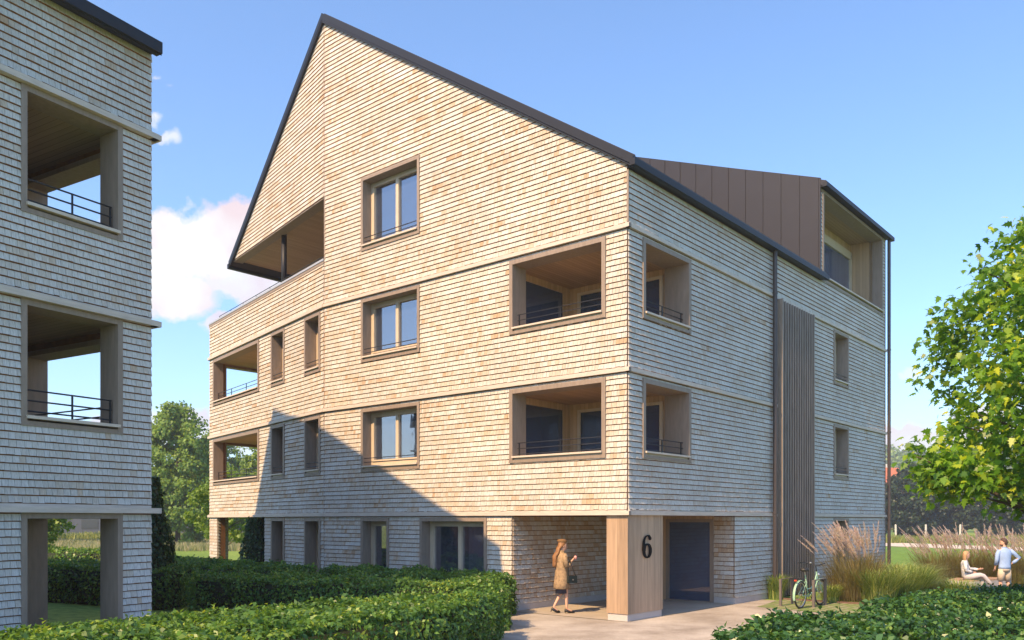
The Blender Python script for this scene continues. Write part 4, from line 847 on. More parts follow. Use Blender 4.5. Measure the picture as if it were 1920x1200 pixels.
# ------------------------------------------------------------------ distant houses, hills, fence posts
M_WHITE = mat('white_render', (.62, .60, .56), .9, var=.05); M_TILE = mat('red_roof_tiles', (.42, .13, .06), .8, var=.2, scale=3); M_SLATE = mat('dark_blue_cladding', (.035, .045, .07), .7, var=.2, scale=1, stretch=(8, 8, .3)); M_DW = mat('dark_window', (.02, .025, .035), .15)
def far_house(loc, w, d, hw, hr, ang, mw, mr, label, wins, frame=True):
    root = empty('gabled_house', loc, label, 'house'); ca, sa = math.cos(ang), math.sin(ang)
    F = Fr((loc[0], loc[1]), (ca, sa), (sa, -ca)); z = loc[2]; mb = MB()
    mb.box(F, -w/2, w/2, -d, 0, z, z+hw)
    G = Fr((loc[0]-ca*w/2, loc[1]-sa*w/2), (-sa, ca), (-ca, -sa)); mb.prism(G, [(0, z+hw), (d, z+hw), (d/2, z+hr-.15)], -w, 0); mb.build('wall', mw, root)
    mb = MB(); mb.prism(G, [(-.4, z+hw-.35), (d/2, z+hr-.05), (d+.4, z+hw-.35), (d+.4, z+hw-.1), (d/2, z+hr+.2), (-.4, z+hw-.1)], -w-.4, .4); rf = mb.build('roof', mr, root)
    mb = MB(); mb.box(F, w*.2, w*.2+.7, -d*.6, -d*.6+.7, z+hr-1, z+hr+.9); mb.build('chimney', mw, rf)
    for (a, b, zz, ww, wh) in wins:
        mb = MB(); mb.box(F, a-.12, a+ww+.12, 0, .05, z+zz-.12, z+zz+wh+.12); wn = mb.build('window', M_WHITE if frame else M_DW, root); MB().box(F, a, a+ww, .05, .07, z+zz, z+zz+wh).build('pane', M_DW, wn)
    return root
far_house((74, 165, 4.5), 9, 8, 3.2, 8.0, .25, M_WHITE, M_TILE, 'small house with bright red tiled roof above the dark trees, right of the large house', [(-3, 0, 1, 1.1, 1.2), (1, 0, 1, 1.1, 1.2)])
far_house((89, 170, 4.0), 10, 9, 4.0, 8.2, -.5, M_WHITE, mat('brown_roof_tiles', (.20, .10, .07), .8), 'cream house with brown roof partly hidden behind the maple branches', [(-3, 0, 1.2, 1.2, 1.2), (0, 0, 1.2, 1.2, 1.2), (2.8, 0, 1.2, 1.2, 1.2)])
far_house((-60, 122, 0), 34, 10, 5.0, 8.2, 0, M_SLATE, M_SLATE, 'long dark blue house at the far edge of the meadow, seen through the passage', [(-14+i*4, 0, 1.0, 2.2, 1.3) for i in range(8)], False)
far_house((-42, 116, 0), 7, 9, 5.5, 8.6, .1, M_SLATE, M_SLATE, 'dark blue gabled house behind the big tree between the houses', [(-2.2, 0, 1.2, 1.2, 1.4)], False)
def hill(name, x0, x1, y, hs, m, depth=90):
    mb = MB(); n = 60; rng = random.Random(len(name)+int(x0)); vs = []
    rows = 10
    for j in range(rows+1):
        for i in range(n+1):
            u = i/n; x = x0+(x1-x0)*u; hh = hs(u)*math.sin(math.pi/2*min(1, j/rows*1.25)) if j else 0
            vs.append((x, y+depth*j/rows, hh+(rng.uniform(-1, 1)*1.1 if j else -1)))
    mb.add(vs, [(j*(n+1)+i, j*(n+1)+i+1, (j+1)*(n+1)+i+1, (j+1)*(n+1)+i) for j in range(rows) for i in range(n)])
    return tag(mb.build(name, m, smooth=False), kind='structure')
M_HILL = mat('wooded_hill', (.022, .042, .02), .95, scale=.16, col2=(.07, .105, .045), bump=1, spec=.1)
hill('hills', 60, 520, 330, lambda u: 33+5*math.sin(u*5+.4)+3*math.sin(u*17), M_HILL)
hill('hills', -420, -60, 380, lambda u: 18+5*math.sin(u*4+1)+2*math.sin(u*13), M_HILL)
def hill_trees(name, x0, x1, y0, y1, n, zf, size, label, seed):
    rng = np.random.default_rng(seed); P = []; Nn = []; T = []
    for i in range(n):
        x = rng.uniform(x0, x1); y = rng.uniform(y0, y1); c = np.array([x, y, zf(x, y)]); d = rng.normal(0, 1, (45, 3)); d /= np.linalg.norm(d, axis=1)[:, None]
        P.append(c+d*np.array([3.2, 3.2, 4.0])*rng.uniform(.5, 1, (45, 1))); Nn.append(d+[0, 0, .4]); T.append(np.clip(rng.random(45)*.6+rng.uniform(0, .4), 0, 1))
    P = np.vstack(P); Nn = np.vstack(Nn); T = np.concatenate(T); v = leafmesh(P, Nn, size*rng.uniform(.6, 1.2, len(P)), T, rng, .2, .8)
    return tag(quads_object(name, v, 4, [M_T1], T), label, 'wood', kind='stuff')
hill_trees('distant_wood', 75, 330, 300, 400, 620, lambda x, y: 30*math.sin(math.pi/2*min(1, max(0, (y-330))/90*1.25))+4.5, 1.9, 'far wooded hillside above the dark row of trees', 5)
hill_trees('distant_wood', -190, -20, 190, 230, 150, lambda x, y: 3.5, 1.9, 'far line of trees beyond the meadow on the left', 6)
M_POST = mat('pale_post', (.50, .48, .42), .8)
for i, u in enumerate((1680, 1736, 1800)):
    Y = 97; x = (u-960)/1585*Y; z0 = -.26
    o = MB().tube([(x, Y, z0), (x+.04*(i-1), Y, z0+1.85)], [.12, .11], 10).tube([(x+.04*(i-1), Y, z0+1.85), (x+.04*(i-1), Y, z0+1.92)], [.11, .04], 10).build('fence_post', M_POST)
    tag(o, ['pale round fence post nearest the large house', 'second pale round fence post from the large house', 'third pale fence post, behind the plume grass'][i], 'fence post', 'pale posts along the gravel path')

# ------------------------------------------------------------------ bench, cycle stands, bicycle
def bench():
    gzb = -.262; root = empty('bench', (14.2, 26.6, gzb), 'long low concrete bench with wooden seat boards where the woman sits', 'bench')
    M_BC = mat('bench_concrete', (.44, .42, .41), .85, var=.07, scale=3); M_BW = mat('bench_boards', (.33, .22, .15), .7, var=.2, scale=4)
    F1 = Fr((13.70, 26.55), (.7616, -.648), (-.648, -.7616))      # end block facing the sun
    F2 = Fr((14.34, 26.15), (.86, .50), (.50, -.86))
    MB().box(F1, 0, .74, -1.1, 0, gzb, .235).build('concrete_block', M_BC, root)
    MB().box(F2, .0, 1.95, -.72, 0.0, gzb, .234).build('concrete_block', M_BC, root)
    mb = MB()
    for k in range(7): mb.box(F1, .01, .73, -.02-.15*k-.135, -.02-.15*k, .236, .275)
    for k in range(13): mb.box(F2, .02+.148*k, .02+.148*k+.135, -.70, -.01, .2365, .2752)
    mb.build('seat', M_BW, root)
bench()
def rack(p0, p1, label):
    d = Vector((p1[0]-p0[0], p1[1]-p0[1])); L_ = d.length; d.normalize(); F = Fr(p0, d, (-d.y, d.x)); m = mat_rack
    mb = MB(); mb.box(F, 0, .06, -.03, .03, .0, .66); mb.box(F, L_-.06, L_, -.03, .03, .0, .66); mb.box(F, .0, L_, -.031, .031, .66, .675)
    return tag(mb.build('bicycle_stand', m), label, 'bicycle stand', 'steel bicycle stands on the grass pavers')
mat_rack = mat('rack_steel', (.19, .16, .15), .45, metal=.5)
rack((6.63, 20.9), (7.17, 21.6), 'steel hoop bicycle stand left of the bicycle, nearest the downpipe')
rack((7.33, 20.57), (7.87, 21.22), 'steel hoop bicycle stand on the right of the bicycle')
def bicycle():
    b = Vector((.69, .724)); q = Vector((.724, -.69)); O = Vector((6.93, 20.32))
    def P(s, l, z): p = O+b*s+q*l; return (p.x, p.y, z)
    root = empty('bicycle', (O.x, O.y, 0), 'pale green step-through bicycle parked between the two hoop stands', 'bicycle')
    M_F = mat('mint_paint', (.30, .50, .36), .3, spec=.6); M_TY = mat('tyre_rubber', (.015, .015, .016), .7); M_SA = mat('saddle_black', (.015, .015, .015), .5); M_RED = mat('red_reflector', (.5, .05, .02), .3)
    RW = .335; WB = 1.12
    for s0 in (0, WB):
        def ring(r, a0=0, a1=2*math.pi, n=40, z=RW+.005, l=0): return [P(s0+r*math.sin(a0+(a1-a0)*i/n), l, z+r*math.cos(a0+(a1-a0)*i/n)) for i in range(n+1)]
        w = MB().tube(ring(RW-.02), .021, 8, cap=False).build('wheel', M_TY, root)
        MB().tube(ring(RW-.047), .011, 6, cap=False).build('rim', M_STEEL, w)
        sp = MB()
        for k in range(18):
            a = 2*math.pi*k/18; sp.tube([P(s0, .02*(-1)**k, RW), P(s0+(RW-.05)*math.sin(a), 0, RW+(RW-.05)*math.cos(a))], .0016, 4)
        sp.tube([P(s0, -.05, RW), P(s0, .05, RW)], .018, 8); sp.build('spokes', M_STEEL, w)
        a0, a1 = (-1.9, .6) if s0 == 0 else (-1.25, 1.0)
        mg = MB(); n = 20; vs = []
        for i in range(n+1):
            a = a0+(a1-a0)*i/n; r = RW+.02
            for l in (-.028, -.012, .012, .028): vs.append(P(s0+(r-.006*(abs(l) > .02))*math.sin(a), l, RW+(r-.012*(abs(l) > .02))*math.cos(a)))
        mg.add(vs, [(4*i+j, 4*i+j+1, 4*i+j+5, 4*i+j+4) for i in range(n) for j in range(3)]); mg.build('mudguard', M_F, root)
    hb = (.93, .80); bb = (.43, .27)    # head tube, bottom bracket
    f = MB(); f.tube([P(.27, 0, .80), P(.33, 0, .60), P(*[bb[0], 0, bb[1]])], .017, 8)
    f.tube([P(.90, 0, .86), P(.98, 0, .62)], .021, 8); f.tube([P(.93, 0, .76), P(.86, 0, .55), P(.70, 0, .38), P(bb[0], 0, bb[1])], .019, 8); f.tube([P(.92, 0, .82), P(.78, 0, .58), P(.58, 0, .46), P(.37, 0, .46)], .014, 8)
    for l in (-.05, .05): f.tube([P(0, l, RW), P(bb[0], l*.5, bb[1])], .010, 6); f.tube([P(0, l, RW), P(.31, l*.4, .64)], .009, 6); f.tube([P(.97, l, .64), P(1.03, l, .5), P(WB, l, RW)], .012, 6)
    f.build('frame', M_F, root)
    MB().tube([P(.27, 0, .80), P(.23, 0, .90)], .013, 8).build('seat_post', M_STEEL, root)
    MB().loft([(P(.21, 0, .885), .05, .05, 0), (P(.21, 0, .91), .12, .11, math.atan2(b.y, b.x)), (P(.21, 0, .955), .125, .105, math.atan2(b.y, b.x)), (P(.20, 0, .975), .08, .07, 0)], 14).build('saddle', M_SA, root, smooth=True)
    MB().tube([P(.90, 0, .86), P(.87, 0, 1.00)], .016, 8).build('stem', M_BLK, root)
    h = MB().tube([P(.70, -.30, 1.08), P(.80, -.24, 1.07), P(.88, -.08, 1.02), P(.88, .08, 1.02), P(.80, .24, 1.07), P(.70, .30, 1.08)], .012, 8).build('handlebar', M_BLK, root)
    for l in (-1, 1): MB().tube([P(.72, .295*l, 1.08), P(.62, .33*l, 1.075)], .017, 8).build('grip', M_SA, h)
    MB().ball(P(.86, -.14, 1.07), .03, .03, .025).build('bell', M_STEEL, h)
    MB().ball(P(1.0, 0, .78), .045, .045, .045).build('front_lamp', M_STEEL, root)
    c = MB(); 
    for l in (-.06, .06): c.tube([P(-.22, l, .73), P(.24, l, .73)], .007, 6); c.tube([P(0, l, RW), P(-.02, l, .73)], .006, 6)
    for k in range(4): c.tube([P(-.2+.13*k, -.06, .73), P(-.2+.13*k, .06, .73)], .006, 6)
    c.build('luggage_rack', M_BLK, root); MB().box(None, 0, 0, 0, 0, 0, 0) if False else None
    r = MB(); r.tube([P(-.25, -.03, .69), P(-.25, .03, .69)], .022, 8); r.build('rear_reflector', M_RED, root)
    MB().tube([P(.02+.055*math.cos(a*.5236), .04, RW+.055*math.sin(a*.5236)) for a in range(13)], .006, 5).tube([P(bb[0]+.085*math.cos(a*.5236), .055, bb[1]+.085*math.sin(a*.5236)) for a in range(13)], .007, 5).tube([P(.02, .045, RW+.055), P(bb[0], .055, bb[1]+.085)], .005, 4).tube([P(.02, .045, RW-.055), P(bb[0], .055, bb[1]-.085)], .005, 4).build('chain', M_BLK, root)
    for sg in (-1, 1):
        cr = MB().tube([P(bb[0], .06*sg, bb[1]), P(bb[0]+.13*sg, .09*sg, bb[1]-.10*sg)], .009, 6).tube([P(bb[0]+.13*sg, .09*sg, bb[1]-.10*sg), P(bb[0]+.13*sg, .17*sg, bb[1]-.10*sg)], .014, 6); cr.build('pedal', M_BLK, root)
    MB().tube([P(.36, -.06, .26), P(.30, -.16, .012)], .008, 6).build('kickstand', M_BLK, root)
bicycle()

# ------------------------------------------------------------------ people
def skin_mesh(nodes_, edges, roots, sub=2):
    me = bpy.data.meshes.new('skin'); me.from_pydata([n[0] for n in nodes_], edges, []); o = bpy.data.objects.new('skin', me); S.collection.objects.link(o)
    sk = o.modifiers.new('s', 'SKIN'); sk.use_smooth_shade = True; sv = me.skin_vertices
    if not sv: me.skin_vertices.new() if hasattr(me.skin_vertices, 'new') else None
    for i, n in enumerate(nodes_):
        d = me.skin_vertices[0].data[i]; r = n[1]; d.radius = r if isinstance(r, tuple) else (r, r); d.use_root = i in roots
    sb = o.modifiers.new('b', 'SUBSURF'); sb.levels = sb.render_levels = sub
    dg = bpy.context.evaluated_depsgraph_get(); dg.update(); ev = o.evaluated_get(dg); m2 = bpy.data.meshes.new_from_object(ev)
    V = [tuple(v.co) for v in m2.vertices]; F_ = [tuple(p.vertices) for p in m2.polygons]
    bpy.data.objects.remove(o); return V, F_
class Pose:
    def __init__(s, loc, face): s.l = Vector(loc); s.f = Vector((face[0], face[1], 0)).normalized(); s.r = Vector((s.f.y, -s.f.x, 0)); s.h = math.atan2(s.r.y, s.r.x)
    def __call__(s, x, y, z): return tuple(s.l+s.r*x+s.f*y+Vector((0, 0, z)))
def person(loc, face, J, skin, label, head_turn=0, female=True, k=1.0):
    """J: joint -> (right, forward, up). One continuous body with head, face, hands."""
    T = Pose(loc, face); root_nodes = []; E = []; idx = {}
    def N_(name, p, r): idx[name] = len(root_nodes); root_nodes.append((T(*p), r)); return idx[name]
    w = .85 if female else 1.05
    N_('pelvis', J['pelvis'], (.12*w, .10)); N_('waist', J['waist'], (.105*w, .085)); N_('chest', J['chest'], (.135*w, .10)); N_('neckb', J['neckb'], .055); N_('neck', J['neck'], .048); N_('head', J['head'], .07)
    E += [(0, 1), (1, 2), (2, 3), (3, 4), (4, 5)]
    for s in 'LR':
        a = N_('sh'+s, J['sh'+s], .052*w); b = N_('el'+s, J['el'+s], .036*w); c = N_('wr'+s, J['wr'+s], .024*w); E += [(3, a), (a, b), (b, c)]
        h = N_('hip'+s, J['hip'+s], .085*w); kn = N_('kn'+s, J['kn'+s], .053*w); cf = N_('cf'+s, tuple(J['kn'+s][i]*.68+J['an'+s][i]*.32 for i in range(3)), .050*w); an = N_('an'+s, J['an'+s], .030*w); to = N_('to'+s, J['to'+s], .028*w)
        E += [(0, h), (h, kn), (kn, cf), (cf, an), (an, to)]
        wr = Vector(J['wr'+s]); hd = Vector(J['hd'+s]); d = (hd-wr).normalized(); sd = d.cross(Vector((0, 1, .3))).normalized(); pm = N_('pm'+s, tuple(wr+d*.05), (.032, .018)); E.append((c, pm))
        pn = sd.cross(d)
        for i, L_ in enumerate((.068, .078, .073, .058)):
            o = sd*(.026-.017*i); b0 = N_('f%s%d' % (s, i), tuple(wr+d*.075+o), .0085); b1 = N_('g%s%d' % (s, i), tuple(wr+d*(.075+L_*.5)+o*1.05+pn*.006), .0078); b2 = N_('h%s%d' % (s, i), tuple(wr+d*(.075+L_*.9)+o*1.05+pn*.022), .006); E += [(pm, b0), (b0, b1), (b1, b2)]
        t0 = N_('t'+s, tuple(wr+d*.045+sd*.034), .0095); t1 = N_('u'+s, tuple(wr+d*.085+sd*.052+pn*.012), .008); E += [(pm, t0), (t0, t1)]
    V, F_ = skin_mesh(root_nodes, E, {0}, 1)
    mb = MB(); mb.add(V, F_)
    hx = Vector(T(*J['head'])); ha = math.atan2(T.f.y, T.f.x)+head_turn; hf = Vector((math.cos(ha), math.sin(ha), 0)); hr = Vector((hf.y, -hf.x, 0)); hh = math.atan2(hr.y, hr.x)
    rings = []
    for i, (z, a, b_, fo) in enumerate([(-.115, .03, .035, .025), (-.10, .048, .055, .02), (-.065, .060, .075, .012), (-.02, .068, .088, .004), (.03, .074, .095, 0), (.07, .068, .088, -.004), (.10, .048, .064, -.006), (.118, .018, .025, -.006)]):
        c = hx+hf*fo; rings.append(((c.x, c.y, hx.z+z), a, b_, hh))
    mb.loft(rings, 18)
    nose = hx+hf*.10; mb.loft([((nose.x, nose.y, hx.z-.045), .013, .016, hh), ((nose.x-hf.x*.012, nose.y-hf.y*.012, hx.z-.01), .008, .010, hh), ((nose.x-hf.x*.02, nose.y-hf.y*.02, hx.z+.01), .004, .004, hh)], 8)
    for s in (-1, 1): e = hx+hr*(.074*s)-hf*.004; mb.ball((e.x, e.y, hx.z-.01), .008, .018, .028, 8, 6, h=hh)
    root = empty('person', loc, label, 'person')
    M_S = skin; mb.build('body', M_S, root, smooth=True)
    ey = MB()
    for s in (-1, 1):
        e = hx+hr*(.030*s)+hf*.086; ey.ball((e.x, e.y, hx.z+.006), .011, .007, .006, 8, 6, h=hh)
    ey.build('eyes', M_BLK, root)
    m = hx+hf*.094; MB().ball((m.x, m.y, hx.z-.072), .022, .007, .006, 8, 6, h=hh).build('lips', mat('lips', (.45, .16, .14), .5), root)
    return root, T, hx, hf, hr, hh
M_SKIN = mat('skin_tone', (.60, .36, .26), .5, spec=.3)
def cloth(name, root, m, *parts):
    mb = MB()
    for p in parts: p(mb)
    return mb.build(name, m, root, smooth=True)
def walker():
    Y = 19.25; X = (1053-960)/1585*Y
    J = dict(pelvis=(0, 0, .90), waist=(0, .0, 1.04), chest=(0, .01, 1.22), neckb=(0, .0, 1.36), neck=(0, .015, 1.41), head=(0, .035, 1.545), shL=(-.16, 0, 1.33), shR=(.16, 0, 1.33),
             elR=(.215, .01, 1.08), wrR=(.13, .20, 1.20), hdR=(.10, .27, 1.26), elL=(-.2, .02, 1.08), wrL=(-.14, .19, 1.05), hdL=(-.10, .28, 1.06), hipL=(-.08, 0, .85), hipR=(.08, 0, .85),
             knL=(-.07, .03, .48), knR=(.06, .09, .49), anL=(-.07, -.17, .14), anR=(.06, .10, .105), toL=(-.07, -.05, .035), toR=(.06, .24, .035))
    root, T, hx, hf, hr, hh = person((X, Y, .012), (.93, .36), J, M_SKIN, 'woman in a camel coat with long wavy hair and black handbag walking into the porch', head_turn=-.15)
    M_CO = mat('camel_coat', (.29, .20, .115), .85, var=.4, scale=14, bump=.25); M_HR = mat('auburn_hair', (.24, .115, .045), .6, var=.35, scale=30, stretch=(1, 1, .3), bump=.5)
    def ring(x, y, z, a, b): p = T(x, y, z); return (p, a, b, T.h)
    cloth('coat', root, M_CO, lambda mb: mb.loft([ring(0, 0, 1.40, .06, .055), ring(0, 0, 1.37, .15, .085), ring(0, .0, 1.30, .185, .115), ring(0, 0, 1.15, .175, .13), ring(0, .0, 1.0, .175, .135), ring(0, .0, .85, .19, .15), ring(0, -.005, .70, .195, .165), ring(0, -.01, .57, .20, .18), ring(0, -.01, .56, .18, .16)], 22),
          lambda mb: mb.tube([T(.155, 0, 1.36), T(.19, .0, 1.26), T(.225, .01, 1.08), T(.19, .09, 1.10), T(.15, .155, 1.165)], [.055, .062, .058, .055, .048], 12),
          lambda mb: mb.tube([T(-.155, 0, 1.36), T(-.19, .0, 1.26), T(-.215, .02, 1.08), T(-.15, .15, 1.05)], [.055, .062, .055, .045], 12),
          lambda mb: mb.loft([ring(0, -.01, 1.36, .085, .075), ring(0, -.015, 1.43, .075, .065), ring(0, -.02, 1.44, .05, .045)], 16))
    cloth('skirt', root, mat('navy_skirt', (.02, .025, .06), .7), lambda mb: mb.loft([ring(0, -.01, .60, .14, .12), ring(0, -.01, .46, .145, .13), ring(0, -.01, .455, .12, .11)], 18))
    def hair(mb):
        c = hx-hf*.012
        mb.loft([((c.x+hf.x*.02, c.y+hf.y*.02, hx.z+.128), .02, .03, hh), ((c.x, c.y, hx.z+.11), .06, .075, hh), ((c.x, c.y, hx.z+.06), .083, .098, hh), ((c.x-hf.x*.02, c.y-hf.y*.02, hx.z+.0), .086, .088, hh)]+
                [(tuple(Vector((c.x, c.y, hx.z-z))-hf*(.05+.13*min(1, z/.26)+.012*math.sin(z*30))), .09-.04*max(0, z-.3)/.2+.008*math.sin(z*42), .055+.008*math.sin(z*35+1), hh) for z in (.06, .12, .18, .24, .30, .36, .42, .47)]+[(tuple(Vector((c.x, c.y, hx.z-.50))-hf*.17), .02, .015, hh)], 18)
    cloth('hair', root, M_HR, hair)
    M_BE = mat('brown_beret', (.19, .105, .045), .9); cloth('beret', root, M_BE, lambda mb: mb.loft([(tuple(hx+Vector((0, 0, .075))), .082, .095, hh), (tuple(hx-hf*.02+Vector((0, 0, .098))), .105, .118, hh), (tuple(hx-hf*.025+Vector((0, 0, .13))), .095, .105, hh), (tuple(hx-hf*.02+Vector((0, 0, .148))), .03, .03, hh)], 18))
    M_SHO = mat('black_heels', (.012, .012, .014), .3)
    for s, (an, to) in {'L': ((-.07, -.17, .12), (-.07, -.04, .03)), 'R': ((.06, .10, .09), (.06, .26, .022))}.items():
        a, b = Vector(an), Vector(to); hl = a-Vector((0, .035, 0))
        mb = MB(); mb.tube([T(*(a-Vector((0, .04, .01)))), T(*(a*.5+b*.5-Vector((0, 0, .03)))), T(*b), T(b.x, b.y+.035, b.z-.004)], [.034, .032, .034, .014], 10)
        mb.tube([T(hl.x, hl.y-.01, hl.z-.02), T(hl.x, hl.y-(.03 if s == 'L' else 0), max(.003, hl.z-.085))], [.016, .006], 8); mb.build('shoe', M_SHO, root, smooth=True)
    bg = empty('handbag', T(.215, .16, .70), 'small black leather handbag with shoulder straps carried by the walking woman', 'handbag'); M_LE = mat('black_leather', (.012, .022, .026), .3, spec=.6)
    G = Fr(T(.215, .16, 0)[:2], (T.f.x, T.f.y), (T.r.x, T.r.y)); z = .012+.70
    mb = MB(); mb.prism(G, [(-.11, z), (.11, z), (.118, z+.03), (.105, z+.155), (.09, z+.165), (-.09, z+.165), (-.105, z+.155), (-.118, z+.03)], -.04, .04); bb_ = mb.build('bag_body', M_LE, bg)
    MB().prism(G, [(-.11, z+.075), (.11, z+.075), (.104, z+.168), (-.104, z+.168)], .041, .05).build('flap', M_LE, bg); MB().box(G, -.018, .018, .05, .058, z+.065, z+.09).build('clasp', M_STEEL, bg)
    for q in (-.09, .09): MB().tube([T(.215, .16+q, .86), T(.24, .09+q*.4, 1.12), T(.235, .02+q*.25, 1.30), T(.16, .0, 1.405)], .009, 6).build('strap', M_LE, bg)
    ph = T(.10, .30, 1.27); tag(MB().ball(ph, .035, .035, .045).build('pink_cup', mat('pink_cup', (.75, .33, .33), .5)), 'small pink object held up in the hand of the walking woman', 'cup')
walker()
def seated():
    J = dict(pelvis=(0, 0, .62), waist=(0, -.03, .78), chest=(0, -.05, .98), neckb=(0, -.04, 1.12), neck=(0, -.02, 1.17), head=(0, .0, 1.31), shL=(-.165, -.05, 1.09), shR=(.165, -.05, 1.09),
             elR=(.235, -.03, .84), wrR=(.10, .17, .78), hdR=(.03, .24, .76), elL=(-.22, .10, .88), wrL=(-.13, .34, .86), hdL=(-.1, .45, .87), hipL=(-.09, .02, .60), hipR=(.09, .02, .60),
             knL=(-.06, .42, .62), knR=(.07, .42, .66), anL=(-.10, .45, .14), anR=(-.03, .78, .30), toL=(-.10, .58, .05), toR=(-.03, .91, .22))
    root, T, hx, hf, hr, hh = person((14.2, 26.42, -.26), (.90, -.40), J, M_SKIN, 'blond woman in a patterned blouse and pale trousers sitting on the bench with legs crossed', head_turn=.35)
    M_BL = mat('patterned_blouse', (.22, .26, .34), .8, scale=11, col2=(.74, .72, .70), detail=2); M_TR = mat('pale_trousers', (.46, .43, .45), .8, var=.08, scale=6)
    def ring(x, y, z, a, b): return (T(x, y, z), a, b, T.h)
    cloth('blouse', root, M_BL, lambda mb: mb.loft([ring(0, -.03, 1.16, .05, .05), ring(0, -.045, 1.13, .13, .075), ring(0, -.05, 1.06, .175, .11), ring(0, -.04, .92, .155, .115), ring(0, -.03, .78, .14, .11), ring(0, .0, .66, .165, .13), ring(0, .0, .60, .15, .12)], 20),
          lambda mb: mb.tube([T(.15, -.05, 1.11), T(.2, -.045, 1.0), T(.24, -.03, .84), T(.17, .08, .80), T(.11, .155, .785)], [.052, .056, .052, .046, .036], 12),
          lambda mb: mb.tube([T(-.15, -.05, 1.11), T(-.2, .02, 1.0), T(-.225, .10, .87), T(-.17, .24, .865), T(-.135, .33, .86)], [.052, .056, .05, .044, .036], 12))
    cloth('trousers', root, M_TR, lambda mb: mb.tube([T(-.06, -.06, .62), T(-.08, .1, .62), T(-.06, .40, .63), T(-.065, .45, .58), T(-.085, .46, .40), T(-.10, .45, .17)], [.10, .098, .075, .072, .06, .045], 12),
          lambda mb: mb.tube([T(.06, -.06, .62), T(.09, .1, .64), T(.07, .38, .69), T(.06, .46, .67), T(.02, .60, .50), T(-.03, .75, .33)], [.10, .098, .078, .07, .06, .045], 12))
    M_HB = mat('blond_hair', (.40, .25, .13), .6, var=.25, scale=30, stretch=(1, 1, .3), bump=.5)
    cloth('hair', root, M_HB, lambda mb: mb.loft([(tuple(hx+Vector((0, 0, .128))), .02, .03, hh), (tuple(hx-hf*.01+Vector((0, 0, .105))), .062, .078, hh), (tuple(hx-hf*.018+Vector((0, 0, .05))), .087, .09, hh), (tuple(hx-hf*.045+Vector((0, 0, -.02))), .088, .065, hh), (tuple(hx-hf*.05+Vector((0, 0, -.10))), .085, .055, hh), (tuple(hx-hf*.055+Vector((0, 0, -.17))), .07, .045, hh), (tuple(hx-hf*.055+Vector((0, 0, -.21))), .03, .02, hh)], 18))
    for an, to in (((-.10, .44, .10), (-.10, .60, .035)), ((-.03, .76, .29), (-.03, .93, .21))):
        a, b = Vector(an), Vector(to); MB().tube([T(*(a-Vector((0, .03, .01)))), T(*(a*.5+b*.5-Vector((0, 0, .02)))), T(*b), T(b.x, b.y+.03, b.z-.01)], [.038, .038, .036, .016], 10).build('shoe', M_BLK, root, smooth=True)
seated()
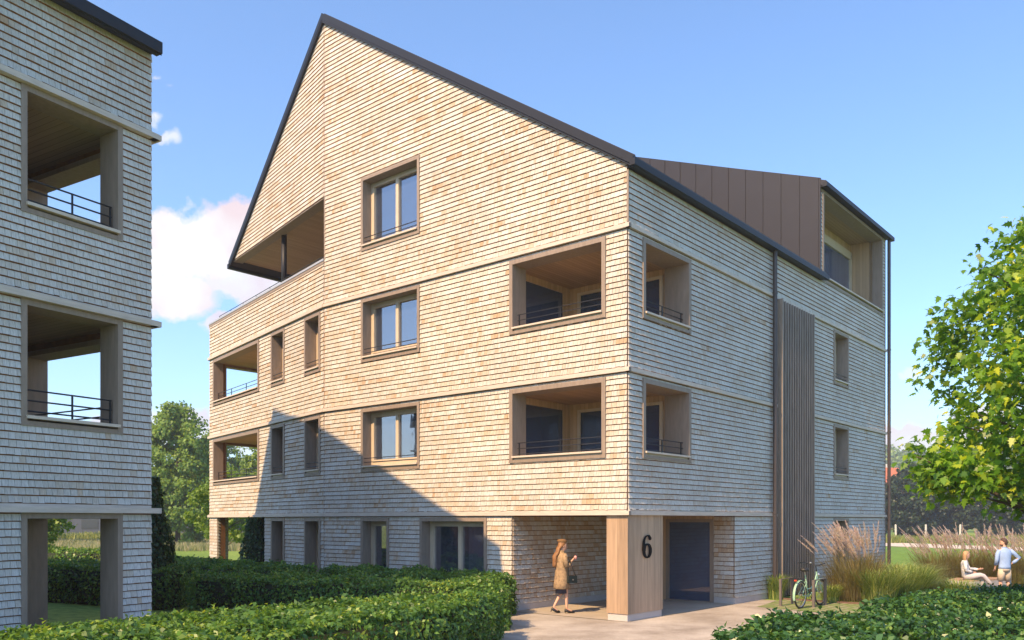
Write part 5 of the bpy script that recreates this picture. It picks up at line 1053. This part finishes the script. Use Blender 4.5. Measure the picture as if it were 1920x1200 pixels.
def stander():
    J = dict(pelvis=(0, 0, .98), waist=(0, .01, 1.12), chest=(0, .01, 1.34), neckb=(0, .0, 1.50), neck=(0, .015, 1.56), head=(0, .04, 1.71), shL=(-.20, 0, 1.46), shR=(.20, 0, 1.46),
             elR=(.45, -.06, 1.24), wrR=(.26, .02, 1.06), hdR=(.20, .06, 1.0), elL=(-.27, -.01, 1.18), wrL=(-.26, .08, .93), hdL=(-.25, .13, .84), hipL=(-.10, 0, .92), hipR=(.10, 0, .92),
             knL=(-.12, .03, .50), knR=(.12, .01, .50), anL=(-.13, -.02, .09), anR=(.16, -.04, .09), toL=(-.14, .14, .035), toR=(.19, .11, .035))
    root, T, hx, hf, hr, hh = person((15.15, 26.0, -.264), (-.16, .98), J, M_SKIN, 'man in a blue shirt and beige shorts standing with one hand on his hip', head_turn=.95, female=False)
    M_SB = mat('blue_shirt', (.28, .40, .66), .8, var=.12, scale=5, bump=.3); M_SO = mat('beige_shorts', (.52, .43, .33), .85, var=.08, scale=6)
    def ring(x, y, z, a, b): return (T(x, y, z), a, b, T.h)
    cloth('shirt', root, M_SB, lambda mb: mb.loft([ring(0, .0, 1.58, .062, .062), ring(0, .0, 1.53, .09, .08), ring(0, .0, 1.49, .19, .105), ring(0, .0, 1.40, .215, .13), ring(0, .0, 1.25, .195, .135), ring(0, .0, 1.10, .175, .13), ring(0, .0, .98, .185, .135), ring(0, .0, .91, .195, .14), ring(0, 0, .905, .17, .12)], 22),
          lambda mb: mb.tube([T(.185, 0, 1.47), T(.28, -.02, 1.39), T(.455, -.06, 1.24), T(.36, -.02, 1.14), T(.28, .01, 1.08)], [.062, .066, .056, .05, .044], 12),
          lambda mb: mb.tube([T(-.185, 0, 1.47), T(-.24, .0, 1.36), T(-.275, -.01, 1.18), T(-.27, .04, 1.03)], [.062, .066, .058, .05], 12))
    cloth('shorts', root, M_SO, lambda mb: mb.loft([ring(0, .0, .97, .165, .12), ring(0, .0, .90, .185, .135), ring(0, 0, .82, .18, .13)], 20), lambda mb: mb.tube([T(-.09, 0, .90), T(-.105, .01, .74), T(-.115, .025, .54)], [.10, .105, .095], 14), lambda mb: mb.tube([T(.09, 0, .90), T(.105, .005, .74), T(.12, .01, .54)], [.10, .105, .095], 14))
    M_HD2 = mat('dark_hair', (.06, .03, .022), .7, var=.3, scale=40, bump=.5)
    cloth('hair', root, M_HD2, lambda mb: mb.loft([(tuple(hx+hf*.01+Vector((0, 0, .137))), .02, .03, hh), (tuple(hx-hf*.005+Vector((0, 0, .115))), .062, .078, hh), (tuple(hx-hf*.012+Vector((0, 0, .06))), .085, .096, hh), (tuple(hx-hf*.035+Vector((0, 0, .0))), .084, .078, hh), (tuple(hx-hf*.05+Vector((0, 0, -.06))), .065, .05, hh), (tuple(hx-hf*.05+Vector((0, 0, -.09))), .04, .03, hh)], 18),
          lambda mb: mb.loft([(tuple(hx+hf*.035+Vector((0, 0, -.123))), .03, .03, hh), (tuple(hx+hf*.03+Vector((0, 0, -.105))), .052, .064, hh), (tuple(hx+hf*.015+Vector((0, 0, -.06))), .066, .083, hh)], 16))
    for x, y in ((-.13, -.02), (.16, -.04)): MB().tube([T(x, y-.05, .05), T(x, y+.02, .06), T(x*1.1, y+.15, .035), T(x*1.15, y+.20, .03)], [.036, .046, .042, .018], 10).build('shoe', mat('pale_shoe', (.5, .48, .45), .6), root, smooth=True)
stander()

# ------------------------------------------------------------------ air
def haze():
    m = bpy.data.materials.new('haze_air'); m.use_nodes = True; nt = m.node_tree; nt.nodes.clear(); out = nt.nodes.new('ShaderNodeOutputMaterial'); v = nt.nodes.new('ShaderNodeVolumePrincipled')
    v.inputs['Color'].default_value = (.86, .93, 1, 1); v.inputs['Density'].default_value = HAZE; v.inputs['Anisotropy'].default_value = .2; nt.links.new(v.outputs[0], out.inputs['Volume'])
    o = MB().box(None, -460, 560, -70, 560, -2, 50).build('haze', m); tag(o, kind='stuff', label='thin bluish summer haze over the fields')
HAZE = .0009
haze()
